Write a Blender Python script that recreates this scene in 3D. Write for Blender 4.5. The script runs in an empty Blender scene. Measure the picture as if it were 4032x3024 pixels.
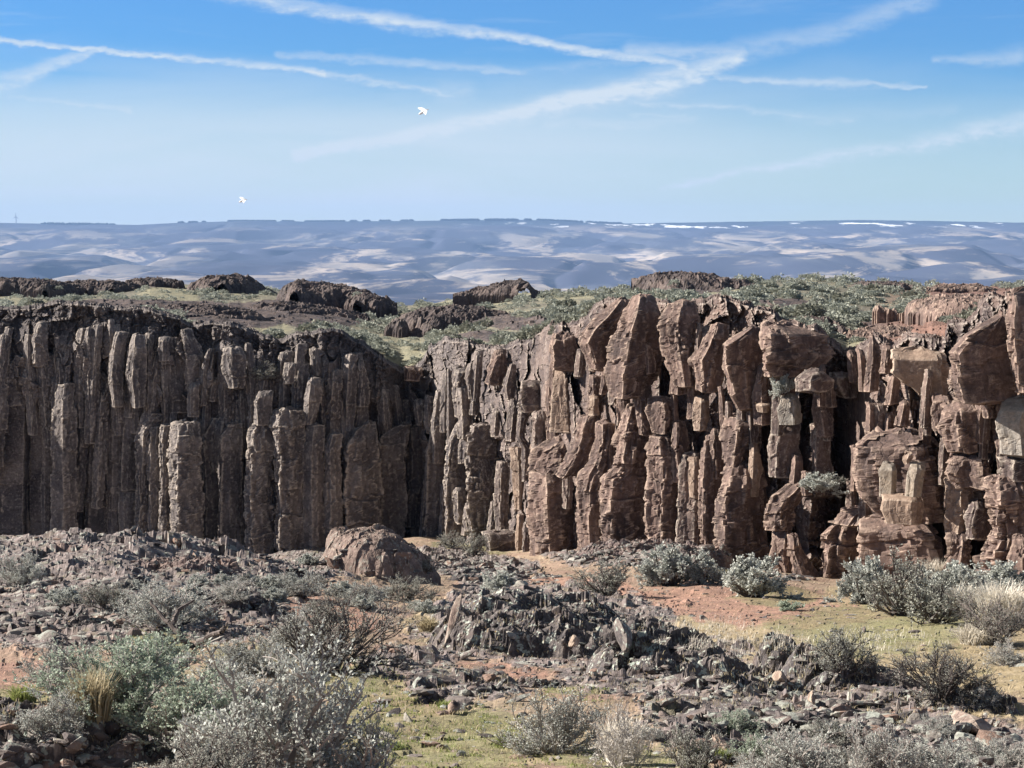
HAZE = 3.2e-5; EXPO = 1.32
import bpy, math, random
import numpy as np
from mathutils import Vector, Matrix
random.seed(7); rng = np.random.default_rng(7)
SC = bpy.context.scene; COL = SC.collection
F = 4032*77/36; PITCH = math.radians(3.63); CP, SP = math.cos(PITCH), math.sin(PITCH)
R = math.radians

# ---------------------------------------------------------------- projection of photo coordinates to places at a distance
def at(X, y, Y):
    X = np.asarray(X, float); y = np.asarray(y, float); Y = np.asarray(Y, float)
    dx = (X-2016)/F; dy = (1512-y)/F; vy = CP+dy*SP
    return dx/vy*Y, Y+0*dx, (-SP+dy*CP)/vy*Y
def proj(x, y, z):
    dep = y*CP - z*SP
    return 2016+F*x/dep, 1512-F*(y*SP+z*CP)/dep
def slope(y): return float(at(2016, y, 1.0)[2])

# ---------------------------------------------------------------- numpy noise
def _h(ix, iy, iz, s):
    n = (ix*374761393 + iy*668265263 + iz*2147483647 + s*1274126177) & 0xFFFFFFFF
    n = (n ^ (n >> 13))*1274126177 & 0xFFFFFFFF
    n = (n ^ (n >> 16))*2246822519 & 0xFFFFFFFF
    n = n ^ (n >> 15)
    return (n & 0xFFFFFF)/float(0x1000000)
def noise(x, y, z=0, s=0):
    x, y, z = np.broadcast_arrays(np.asarray(x, float), np.asarray(y, float), np.asarray(z, float))
    xi = np.floor(x).astype(np.int64); yi = np.floor(y).astype(np.int64); zi = np.floor(z).astype(np.int64)
    fx, fy, fz = x-xi, y-yi, z-zi
    fx = fx*fx*(3-2*fx); fy = fy*fy*(3-2*fy); fz = fz*fz*(3-2*fz)
    def L(a, b, t): return a+(b-a)*t
    def c(i, j, k): return _h(xi+i, yi+j, zi+k, s)
    return L(L(L(c(0,0,0), c(1,0,0), fx), L(c(0,1,0), c(1,1,0), fx), fy),
             L(L(c(0,0,1), c(1,0,1), fx), L(c(0,1,1), c(1,1,1), fx), fy), fz)*2-1
def fbm(x, y, z=0, o=4, s=0):
    r = 0; a = .5
    for i in range(o):
        r = r + a*noise(np.asarray(x)*2**i, np.asarray(y)*2**i, np.asarray(z)*2**i, s+i*17); a *= .5
    return r
def cells(x, y, s=0):
    x, y = np.broadcast_arrays(np.asarray(x, float), np.asarray(y, float))
    xi = np.floor(x).astype(np.int64); yi = np.floor(y).astype(np.int64)
    b1 = np.full(x.shape, 9e9); b2 = b1.copy(); cx = np.zeros(x.shape, np.int64); cy = cx.copy(); ddx = np.zeros(x.shape); ddy = ddx.copy()
    for i in (-1, 0, 1):
        for j in (-1, 0, 1):
            px = xi+i+.5+.85*(_h(xi+i, yi+j, 1, s)-.5); py = yi+j+.5+.85*(_h(xi+i, yi+j, 2, s)-.5)
            d = (x-px)**2+(y-py)**2
            m = d < b1
            b2 = np.where(m, b1, np.minimum(b2, d)); b1 = np.where(m, d, b1)
            cx = np.where(m, xi+i, cx); cy = np.where(m, yi+j, cy); ddx = np.where(m, x-px, ddx); ddy = np.where(m, y-py, ddy)
    return cx, cy, ddx, ddy, np.sqrt(b2)-np.sqrt(b1)
def facet(x, y, sx, sy, amp, tilt, s=0, crack=0, cw=.08, warp=.25):
    """broken-rock relief: every cell has a height and a tilt of its own"""
    wx = x/sx + warp*noise(x/sx*1.3, y/sy*1.3, 0, s+5); wy = y/sy + warp*noise(x/sx*1.3, y/sy*1.3, 3, s+6)
    cx, cy, dx, dy, e = cells(wx, wy, s)
    r1 = _h(cx, cy, 7, s)-.5; gx = _h(cx, cy, 8, s)-.5; gy = _h(cx, cy, 9, s)-.5
    v = amp*r1*2 + tilt*2*(gx*dx+gy*dy)
    if crack: v = v - crack*np.clip(1-e/cw, 0, 1)
    return v
def sstep(a, b, x):
    t = np.clip((np.asarray(x, float)-a)/(b-a), 0, 1); return t*t*(3-2*t)

# ---------------------------------------------------------------- objects
def mesh_np(name, V, Fc, mat=None, smooth=False, parent=None, attrs=None, matidx=None):
    me = bpy.data.meshes.new(name)
    V = np.ascontiguousarray(V, np.float32); n = len(V)
    me.vertices.add(n); me.vertices.foreach_set('co', V.ravel())
    if not isinstance(Fc, (list, tuple)): Fc = [Fc]
    lv = np.concatenate([f.ravel() for f in Fc]).astype(np.int32)
    tot = np.concatenate([np.full(len(f), f.shape[1], np.int32) for f in Fc])
    st = np.concatenate([[0], np.cumsum(tot)[:-1]]).astype(np.int32)
    me.loops.add(len(lv)); me.loops.foreach_set('vertex_index', lv)
    me.polygons.add(len(tot)); me.polygons.foreach_set('loop_start', st); me.polygons.foreach_set('loop_total', tot)
    me.polygons.foreach_set('use_smooth', np.full(len(tot), bool(smooth)))
    me.update(calc_edges=True)
    if attrs:
        for k, a in attrs.items():
            at_ = me.color_attributes.new(k, 'FLOAT_COLOR', 'POINT')
            c = np.ones((n, 4), np.float32); a = np.asarray(a, np.float32)
            if a.ndim == 1: c[:, 0] = a; c[:, 1] = a; c[:, 2] = a
            else: c[:, :a.shape[1]] = a
            at_.data.foreach_set('color', c.ravel())
    if mat: me.materials.append(mat)
    o = bpy.data.objects.new(name, me); COL.objects.link(o)
    if parent: o.parent = parent
    return o
def gridfaces(nr, nc, base=0):
    i = np.arange(nr-1)[:, None]*nc + np.arange(nc-1)[None, :] + base
    i = i.ravel()
    return np.stack([i, i+1, i+nc+1, i+nc], 1)
def tag(o, label=None, cat=None, group=None, kind=None):
    if label: o['label'] = label
    if cat: o['category'] = cat
    if group: o['group'] = group
    if kind: o['kind'] = kind
    return o
def empty(name, loc, label, cat, group=None):
    o = bpy.data.objects.new(name, None); COL.objects.link(o); o.location = loc; o.empty_display_size = .1
    return tag(o, label, cat, group)
def copy_tree(o, parent=None, kids=None):
    c = o.copy(); COL.objects.link(c)
    if parent: c.parent = parent
    for ch in list(o.children): copy_tree(ch, c)
    return c

# ---------------------------------------------------------------- materials
class NT:
    def __init__(s, t): s.t = t; s.n = t.nodes; s.l = t.links
    def N(s, typ, **k):
        n = s.n.new(typ)
        for a, v in k.items(): setattr(n, a, v)
        return n
    def put(s, sock, v):
        if isinstance(v, bpy.types.NodeSocket): s.l.new(v, sock)
        elif isinstance(v, (tuple, list)) and len(v) == 3 and len(sock.default_value) == 4: sock.default_value = (*v, 1)
        else: sock.default_value = v
    def M(s, op, a, b=0.0, c=None, clamp=False):
        n = s.N('ShaderNodeMath', operation=op); n.use_clamp = clamp
        s.put(n.inputs[0], a); s.put(n.inputs[1], b)
        if c is not None: s.put(n.inputs[2], c)
        return n.outputs[0]
    def mix(s, f, a, b, bt='MIX'):
        n = s.N('ShaderNodeMix', data_type='RGBA', blend_type=bt)
        s.put(n.inputs[0], f); s.put(n.inputs[6], a); s.put(n.inputs[7], b)
        return n.outputs[2]
    def ramp(s, v, lo, hi, a=0.0, b=1.0):
        n = s.N('ShaderNodeMapRange'); n.interpolation_type = 'SMOOTHSTEP'
        s.put(n.inputs[0], v); s.put(n.inputs[1], lo); s.put(n.inputs[2], hi); s.put(n.inputs[3], a); s.put(n.inputs[4], b)
        return n.outputs[0]
    def noise(s, vec, scale, detail=4, rough=.6, dist=0.0):
        n = s.N('ShaderNodeTexNoise'); s.put(n.inputs['Vector'], vec); n.inputs['Scale'].default_value = scale
        n.inputs['Detail'].default_value = detail; n.inputs['Roughness'].default_value = rough; n.inputs['Distortion'].default_value = dist
        return n.outputs[0]
    def vor(s, vec, scale, feat='F1', rnd=1.0):
        n = s.N('ShaderNodeTexVoronoi', feature=feat); s.put(n.inputs['Vector'], vec); n.inputs['Scale'].default_value = scale
        return n
    def pos(s, sc=(1, 1, 1), off=(0, 0, 0), obj=False):
        src = s.N('ShaderNodeTexCoord').outputs['Object'] if obj else s.N('ShaderNodeNewGeometry').outputs['Position']
        m = s.N('ShaderNodeMapping'); s.put(m.inputs[0], src); m.inputs['Scale'].default_value = sc; m.inputs['Location'].default_value = off
        return m.outputs[0]
    def attr(s, name):
        n = s.N('ShaderNodeAttribute'); n.attribute_name = name
        sp = s.N('ShaderNodeSeparateColor'); s.l.new(n.outputs['Color'], sp.inputs[0])
        return sp.outputs
def newmat(name):
    m = bpy.data.materials.new(name); m.use_nodes = True; t = NT(m.node_tree); b = t.n['Principled BSDF']
    b.inputs['Roughness'].default_value = .9; b.inputs['Specular IOR Level'].default_value = .25
    return m, t, b
def setbump(t, b, h, strength=.6, dist=.05):
    n = t.N('ShaderNodeBump'); n.inputs['Strength'].default_value = strength; n.inputs['Distance'].default_value = dist
    t.l.new(h, n.inputs['Height']); t.l.new(n.outputs[0], b.inputs['Normal'])
    return n
def rockmat(name, c1, c2, cdark, cwear, red=None, lichen=0.0, k=1.0, wear=.5, streak=.5, dark=.5, bump=.5, bdist=.06, pal=None):
    """k: pattern scale (1 = metres). red: (colour a, colour b, x0, x1) the stone turns red-brown towards the east of the wall"""
    m, t, b = newmat(name)
    p = t.pos(); ps = t.pos((1, 1, .16)); ph = t.pos((.5, .5, 2.6))
    n1 = t.noise(p, .55*k, 5, .62); n2 = t.noise(ps, 1.6*k, 5, .65, .6); n3 = t.noise(ph, 1.2*k, 5, .6, .4); n4 = t.noise(p, 7*k, 5, .7)
    col = t.mix(t.ramp(n1, .35, .66), c1, c2)
    if red:
        col2 = t.mix(t.ramp(n1, .38, .64), red[0], red[1])
        sx = t.N('ShaderNodeSeparateXYZ'); t.l.new(t.pos(), sx.inputs[0])
        wob = t.M('MULTIPLY_ADD', t.M('SUBTRACT', n2, .5), 6.0, sx.outputs[0])
        col = t.mix(t.ramp(wob, red[2], red[3]), col, col2)
    if pal: col = t.mix(t.M('MULTIPLY', t.ramp(t.noise(p, .9*k, 3, .5), .55, .72), pal[1]), col, pal[0])
    col = t.mix(t.M('MULTIPLY', t.ramp(n2, .48, .72), streak), col, cdark)
    col = t.mix(t.M('MULTIPLY', t.ramp(n3, .52, .74), dark), col, cdark)
    wv = t.N('ShaderNodeVectorMath', operation='ADD'); t.l.new(t.pos((1, 1, .45)), wv.inputs[0]); nv = t.N('ShaderNodeTexNoise'); nv.inputs['Scale'].default_value = 1.6*k; nv.inputs['Detail'].default_value = 4; t.l.new(t.pos(), nv.inputs['Vector'])
    sv = t.N('ShaderNodeVectorMath', operation='SCALE'); t.l.new(nv.outputs['Color'], sv.inputs[0]); sv.inputs['Scale'].default_value = .55/k; t.l.new(sv.outputs[0], wv.inputs[1])
    ck = t.M('MINIMUM', t.ramp(t.vor(wv.outputs[0], 1.3*k, 'DISTANCE_TO_EDGE').outputs['Distance'], .0, .035), t.ramp(t.vor(wv.outputs[0], 3.6*k, 'DISTANCE_TO_EDGE').outputs['Distance'], .0, .05, .45, 1.0))
    ck = t.M('MAXIMUM', ck, t.ramp(n1, .45, .62, 0, .8)); col = t.mix(t.M('MULTIPLY', t.M('SUBTRACT', 1., ck), .32), col, tuple(.6*v for v in cdark))
    geo = t.N('ShaderNodeNewGeometry')
    w = t.ramp(t.M('ADD', geo.outputs['Pointiness'], t.M('MULTIPLY', t.M('SUBTRACT', n4, .5), .10)), .503, .565)
    col = t.mix(t.M('MULTIPLY', w, wear), col, cwear)
    sp_ = t.ramp(t.noise(t.pos((1, 1, .6), (4, 7, 2)), 4.2*k, 5, .7), .585, .66); col = t.mix(t.M('MULTIPLY', sp_, t.ramp(n1, .38, .6, .15, .65)), col, cwear)
    g = t.ramp(n4, .25, .8, .72, 1.3)
    gm = t.N('ShaderNodeCombineColor'); [t.put(gm.inputs[i], g) for i in range(3)]
    col = t.mix(1.0, col, gm.outputs[0], 'MULTIPLY')
    if lichen:
        v = t.vor(t.pos(), 9*k); ln = t.noise(p, 3.2*k, 4, .6)
        lm = t.M('MULTIPLY', t.ramp(t.M('ADD', ln, t.M('MULTIPLY', v.outputs['Distance'], -.25)), .455, .505), lichen)
        lc = t.mix(t.ramp(t.noise(p, 6*k, 2), .45, .6), (.30, .345, .305), (.46, .48, .42))
        col = t.mix(lm, col, lc)
        v2 = t.ramp(t.noise(t.pos(off=(9, 3, 1)), 4.5*k, 4, .6), .66, .72)
        col = t.mix(t.M('MULTIPLY', v2, lichen*.7), col, (.38, .26, .09))
    t.l.new(col, b.inputs['Base Color'])
    hh = t.M('ADD', t.M('ADD', t.M('MULTIPLY', n4, .6), t.M('MULTIPLY', ck, .5)), t.M('ADD', n3, t.M('MULTIPLY', n2, .7)))
    setbump(t, b, hh, bump, bdist)
    return m
GREY1, GREY2, GDARK, GWEAR = (.082, .073, .077), (.190, .166, .158), (.042, .038, .044), (.40, .345, .30)
RED1, RED2 = (.082, .060, .056), (.185, .132, .112)
M_CLIFF = rockmat('cliff_rock', GREY1, GREY2, GDARK, GWEAR, red=(RED1, RED2, -6, 5), wear=.55, streak=.6)
M_COL = rockmat('basalt', (.088, .078, .080), (.200, .174, .163), GDARK, (.44, .38, .32), red=((.084, .062, .058), (.195, .142, .122), -5.5, 4), wear=.7, streak=.45, dark=.45)
M_TAN = rockmat('tan_rock', (.23, .170, .135), (.29, .21, .16), (.14, .09, .075), (.50, .41, .33), wear=.5, streak=.35, dark=.25)
M_PALE = rockmat('pale_rock', (.26, .245, .225), (.32, .265, .205), (.17, .12, .095), (.42, .38, .33), wear=.3, streak=.35, dark=.2, bump=.4)
M_REDR = rockmat('red_rock', (.088, .062, .056), (.200, .138, .116), (.045, .036, .037), (.42, .32, .255), wear=.6, streak=.6, dark=.5)
M_DARKR = rockmat('dark_rock', (.060, .050, .052), (.125, .095, .088), (.025, .022, .026), (.20, .165, .14), wear=.5, dark=.4, k=.8)
M_LICH = rockmat('lichen_rock', (.066, .060, .064), (.125, .108, .105), (.024, .023, .028), (.26, .225, .20), wear=.6, lichen=.9, k=3.2, bdist=.02, pal=((.17, .115, .095), .45))
M_HUMP = rockmat('hump_rock', (.13, .10, .10), (.22, .16, .142), (.055, .045, .048), (.36, .29, .25), wear=.5, lichen=.45, k=2.2, bdist=.03)
M_BOULD = rockmat('boulder_rock', (.17, .125, .108), (.245, .18, .155), (.06, .048, .045), (.42, .35, .29), wear=.6, lichen=.3, k=1.8, bdist=.05)
# ---------------------------------------------------------------- near ground: one sheet, from the camera's slope to the foot of the cliffs
OV = 4032/2212.
GY = [4, 8, 11, 15, 20, 26, 33, 42, 47, 55, 70, 85, 104, 130]
def zs(pairs):      # (Y, photo row) -> heights on GY
    Ys = [p[0] for p in pairs]; Z = [p[1] if p[1] < 0 else float(slope(p[1]))*p[0] for p in pairs]
    return np.interp(GY, Ys, Z)
GA = {
 -900: [(4,-1.5),(8,-2.1),(11,3024),(15,2756),(20,2560),(26,2400),(33,2250),(42,2110),(47,-7.4),(55,-10.5),(70,-13.5),(104,-16.2),(130,-16.5)],
 450:  [(4,-1.5),(8,-2.1),(11,3024),(15,2756),(20,2560),(26,2400),(33,2250),(42,2112),(47,-7.4),(55,-10.5),(70,-13.5),(104,-16.0),(130,-16.5)],
 850:  [(4,-1.5),(8,-2.1),(11,3024),(15,2756),(20,2560),(26,2420),(33,2290),(42,2168),(47,-7.4),(55,-10.0),(70,-13.0),(104,-15.4),(130,-16)],
 1250: [(4,-1.5),(8,-2.1),(11,3024),(15,2756),(20,2580),(26,2470),(33,2370),(42,2262),(47,2222),(55,-9.6),(70,-12),(104,-14.6),(130,-15.2)],
 1640: [(4,-1.5),(8,-2.1),(11,3024),(15,2760),(20,2620),(26,2500),(33,2400),(42,2330),(47,2300),(55,2262),(70,2215),(85,2170),(104,2118),(130,2110)],
 1950: [(4,-1.5),(8,-2.1),(11,3024),(15,2770),(20,2640),(26,2520),(33,2420),(42,2360),(47,2325),(55,2290),(70,2262),(85,2200),(104,2140),(130,2135)],
 2250: [(4,-1.5),(8,-2.1),(11,3024),(15,2780),(20,2650),(26,2540),(33,2440),(42,2372),(47,2335),(55,2285),(66,2240),(76,2180),(90,2150),(130,2100)],
 2600: [(4,-1.5),(8,-2.1),(11,3024),(15,2790),(20,2660),(26,2550),(33,2460),(42,2380),(47,2335),(55,2275),(62,2205),(70,2165),(90,2150),(130,2100)],
 3000: [(4,-1.5),(8,-2.1),(11,3024),(15,2790),(20,2660),(26,2550),(33,2465),(42,2385),(47,2350),(55,2300),(66,2250),(80,2230),(130,2200)],
 3300: [(4,-1.5),(8,-2.1),(11,3024),(15,2790),(20,2660),(26,2550),(33,2465),(42,2390),(47,2360),(55,2325),(66,2288),(80,2260),(130,2200)],
 4900: [(4,-1.5),(8,-2.1),(11,3024),(15,2790),(20,2660),(26,2550),(33,2465),(42,2390),(47,2360),(55,2315),(66,2270),(80,2240),(130,2200)],
}
GX = sorted(GA); GT = np.array([zs(GA[k]) for k in GX])
def interp2(tab, xs, ys, X, Y):
    X = np.clip(X, xs[0], xs[-1]-1e-6); Y = np.clip(Y, ys[0], ys[-1]-1e-6)
    i = np.searchsorted(xs, X, side='right')-1; j = np.searchsorted(ys, Y, side='right')-1
    xs = np.asarray(xs, float); ys = np.asarray(ys, float)
    u = (X-xs[i])/(xs[i+1]-xs[i]); v = (Y-ys[j])/(ys[j+1]-ys[j]); u = u*u*(3-2*u)
    return (tab[i, j]*(1-u)+tab[i+1, j]*u)*(1-v)+(tab[i, j+1]*(1-u)+tab[i+1, j+1]*u)*v
def azX(x, Y): return 2016+F*.993*x/Y
# zones of the ground, authored where they lie in the photo (2212-wide pixels): x, y, rx, ry
ROCKZ = [(300,1215,520,75),(120,1330,260,80),(60,1600,330,60),(620,1230,160,40),(1180,1350,290,95),(1430,1450,240,75),(1600,1545,240,70),(1850,1535,240,62),(2100,1615,190,60),
         (960,1210,120,30),(1050,1235,120,35),(1400,1200,230,28),(1000,1490,140,45),(880,1430,120,35),(250,1480,100,50),(480,1330,180,60),(1750,1600,300,60)]
GREENZ = [(950,1600,240,95),(1000,1190,110,22),(760,1480,120,60),(330,1390,80,40),(40,1500,80,30),(560,1420,120,40),(1560,1230,90,18),(1680,1290,110,22),(1360,1640,200,45),(1240,1500,80,20),(820,1540,100,60),(1900,1360,260,60)]
DRYZ = [(2000,1420,330,110),(1560,1370,170,45),(1700,1440,190,60),(2050,1540,200,40),(930,1350,60,30),(200,1520,120,60),(1880,1300,130,40),(1100,1600,200,50)]
DIRTZ = [(1500,1300,330,38),(1180,1270,200,22),(1700,1330,240,30),(1000,1460,200,30),(60,1460,90,40),(640,1340,200,40),(1900,1560,200,40),(900,1530,120,30)]
def zone(Z, X, y, s=0):
    X = X/OV; y = y/OV; m = np.zeros(np.shape(X))
    for (a, b, c, d) in Z: m = np.maximum(m, np.exp(-(((X-a)/c)**2+((y-b)/d)**2)**1.5*.9))
    return np.clip(m*1.6 - .35 + .55*fbm(X/28, y/12, 0, 4, 40+s), 0, 1)
def gbase(x, y): return interp2(GT, GX, GY, azX(x, y), y)
def gmask(x, y, z0):
    X, yy = proj(x, y, z0)
    return zone(ROCKZ, X, yy, 1), zone(GREENZ, X, yy, 2), zone(DIRTZ, X, yy, 3), zone(DRYZ, X, yy, 4)
def G(x, y, full=False):
    x = np.asarray(x, float); y = np.asarray(y, float)
    z0 = gbase(x, y); m = gmask(x, y, z0); r = m[0]
    z = z0 + .16*fbm(x/3, y/3, 0, 3, 11)*np.clip(y/30, .3, 1.5) + .025*fbm(x*2.5, y*2.5, 0, 3, 12)
    far = sstep(18, 40, y)
    z = z + r*((facet(x, y, 1.1, 1.6, .05, .26, 21)+.05)*(.35+.65*far) + facet(x, y, .34, .48, .02, .09, 22) + facet(x, y, .13, .16, .01, .03, 23))
    z = z + (1-r)*.012*facet(x, y, .3, .3, 1, 1, 24)
    return (z, m) if full else z

# rock outcrops standing out of the ground share one height-function form, so that stones and bushes can rest on them
OUT = []
class Outcrop:
    def __init__(s, px, py, Y, w, h, dep, seed, label, mat=None, name='rock_outcrop', p=2.2, skew=0., tilt=0., lean=0., fs=.5, ledge=0., cat='rock outcrop', group=None, base=None, amp=1.0, shape=None, rough=.25):
        s.rough = rough
        s.x, s.y, z = [float(v) for v in at(px*OV, py*OV, Y)]
        s.z = z if base is None else base; s.rx = w*OV/F*Y/2; s.H = h*OV/F*Y; s.ry = dep/2
        s.p, s.skew, s.tilt, s.lean, s.fs, s.ledge, s.seed, s.label, s.mat, s.name, s.cat, s.group, s.amp, s.shape = p, skew, tilt, lean, fs, ledge, seed, label, mat, name, cat, group, amp, shape
        OUT.append(s)
    def h(s, x, y):
        u = (x-s.x)/s.rx; v = (y-s.y)/s.ry - s.tilt*u
        r = np.sqrt(u*u+v*v)*(1+s.rough*fbm(u*2.1, v*2.1, 0, 4, s.seed+3))
        k = np.clip(1-r**s.p, 0, 1)**.55
        if s.shape: k = k*np.interp(u, s.shape[0], s.shape[1])
        k = k*(1+s.skew*u)
        h = s.H*k
        f = s.fs
        am = s.amp*np.clip(k*3, 0, 1)
        h = h + am*(facet(x, y, f, f*1.2, .09*f, .45*f, s.seed) + facet(x, y, f*.36, f*.42, .035*f, .19*f, s.seed+1) + .025*f*facet(x, y, f*.13, f*.14, 1, 1, s.seed+2))
        if s.ledge:
            st = s.H/s.ledge; q = h/st+.35*fbm(x/f/3, y/f/3, 0, 2, s.seed+8); fr = q-np.floor(q)
            h = h+(np.floor(q)+sstep(.35, .75, fr)-q)*st*.85
        return np.where(k > 0, s.z+h-.12*s.H*0, -1e3), k
    def build(s, n=150):
        a = np.linspace(-1.12, 1.12, n); nr = int(n*.8)
        U, W = np.meshgrid(a, np.linspace(-1.15, 1.15, nr)); x = s.x+U*s.rx; y = s.y+(W+s.tilt*U)*s.ry
        hh, k = s.h(x, y); g = s.gr(x, y)
        z = np.where(k > 0, np.maximum(hh, g-.4), g-.35*max(s.H, .5))
        o = mesh_np(s.name, np.stack([x-s.x, y-s.y, z-s.z], -1).reshape(-1, 3), gridfaces(nr, n), s.mat)
        o.location = (s.x, s.y, s.z); tag(o, s.label, s.cat, s.group)
        return o
    def gr(s, x, y): return G(x, y) if s.y < 100 else PL(x, y)
def TOT(x, y):
    return over(G(x, y), x, y, [o for o in OUT if o.y < 75])
def over(z, x, y, L):
    z = np.array(z, float)
    for o in L:
        m = (np.abs(x-o.x) < o.rx*1.3) & (np.abs(y-o.y) < o.ry*1.5+o.rx*abs(o.tilt))
        if np.any(m): z[m] = np.maximum(z[m], o.h(x[m], y[m])[0])
    return z
HX, HY = np.linspace(-700, 4732, 1100), np.geomspace(4.5, 128, 700); HT = None
def heightmap():
    global HT
    A, B = np.meshgrid(HX, HY); HT = TOT((A-2016)/(F*.993)*B, B).astype(np.float32)
def TG(x, y):
    i = np.clip((azX(x, y)-HX[0])/(HX[1]-HX[0]), 0, len(HX)-1.001); j = np.clip(np.log(np.asarray(y)/HY[0])/math.log(HY[1]/HY[0]), 0, len(HY)-1.001)
    a = i.astype(int); b = j.astype(int); u = i-a; v = j-b
    return (HT[b, a]*(1-u)+HT[b, a+1]*u)*(1-v)+(HT[b+1, a]*(1-u)+HT[b+1, a+1]*u)*v
def hit(X, y, Y0=6., Y1=112., f=None, n=260):
    """where the sight line through photo pixel (X, y) meets the ground"""
    X = np.asarray(X, float).ravel(); y = np.asarray(y, float).ravel()
    if HT is None: heightmap()
    f = f or TG; Ys = np.geomspace(Y0, Y1, n); res = np.full(len(X), np.nan); prev = Y0
    for Y in Ys:
        ix = np.nonzero(np.isnan(res))[0]
        if not len(ix): break
        x, yy, z = at(X[ix], y[ix], Y)
        if len(ix):
            g = f(x, np.full_like(x, Y)); res[ix[z <= g]] = (Y+prev)/2
        prev = Y
    return res

# outcrops of the near ground (photo pixel of the foot, distance, width and height in photo pixels, depth in metres)
Outcrop(1180, 1412, 24.5, 520, 132, 3.0, 101, 'dark lichen spotted rock mound rising in the middle of the foreground', M_LICH, p=2.4, skew=-.1, fs=.3, amp=.95, shape=([-1,-.93,-.8,.1,.45,.7,1],[.7,1,1.,.85,.85,.6,.2]))
Outcrop(1450, 1510, 20, 420, 125, 2.0, 102, 'grey lichen spotted rock ridge running down right from the dark mound', M_LICH, skew=-.45, fs=.5, p=2)
Outcrop(1600, 1590, 16.2, 360, 125, 1.7, 103, 'low dark rubble ridge above the sagebrush at bottom right', M_LICH, skew=-.35, fs=.45, p=2)
Outcrop(1700, 1475, 21, 150, 92, .9, 104, 'jagged black rock knob with pale speckles left of a small sagebrush', M_LICH, skew=-.35, fs=.3, p=2.5)
Outcrop(1850, 1560, 18.0, 400, 105, 1.9, 105, 'broad lichen speckled rock ledge sloping down to the right edge', M_LICH, skew=-.5, fs=.45, p=2)
Outcrop(2120, 1625, 14.6, 420, 120, 1.4, 106, 'dark rock ledge in the bottom right corner', M_LICH, skew=-.3, fs=.25, p=2)
Outcrop(60, 1640, 11.6, 620, 95, 1.3, 107, 'lichen covered reddish rock ledge in the bottom left corner', M_LICH, skew=-.15, fs=.22, p=2.4)
Outcrop(815, 1252, 45, 262, 108, 2.6, 108, 'rounded red-brown boulder lying below the left cliff', M_BOULD, name='boulder', cat='boulder', p=3.2, skew=-.1, fs=.45, amp=.55, shape=([-1,-.8,-.5,.1,.4,.7,1],[.55,.82,.95,1.,.92,.75,.45]))
Outcrop(735, 1190, 47, 62, 48, 1.3, 109, 'small rounded boulder touching the left side of the big red-brown boulder', M_BOULD, name='boulder', cat='boulder', p=3, fs=.4, amp=.5)
Outcrop(520, 1345, 27, 200, 52, 1.4, 110, 'dark broken ledge behind the gnarled dead branch', M_LICH, fs=.3, p=2.2, skew=-.1)
Outcrop(150, 1390, 23, 330, 42, 1.6, 111, 'low dark ledge of broken slabs on the left slope', M_LICH, fs=.3, p=2, skew=.1)
Outcrop(80, 1310, 29, 240, 36, 1.6, 112, 'dark rock shelf below the pale sagebrush at the left edge', M_LICH, fs=.35, p=2.2)
Outcrop(380, 1250, 34, 300, 34, 2.2, 113, 'low purple-brown rock hump on the left slope', M_HUMP, fs=.4, p=2)
Outcrop(1180, 1520, 17.6, 150, 48, .7, 114, 'small black rock nose with a grassy foot behind the grey bush', M_LICH, fs=.2, p=2.4)
Outcrop(1400, 1205, 69, 340, 34, 2.6, 115, 'rubble heap at the foot of the twisted columns', M_HUMP, fs=.4, p=2.2)
Outcrop(1450, 1395, 27, 180, 38, 1.0, 116, 'low dark ledge beside the pale dry grass', M_LICH, fs=.25, p=2, skew=-.3)

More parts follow.
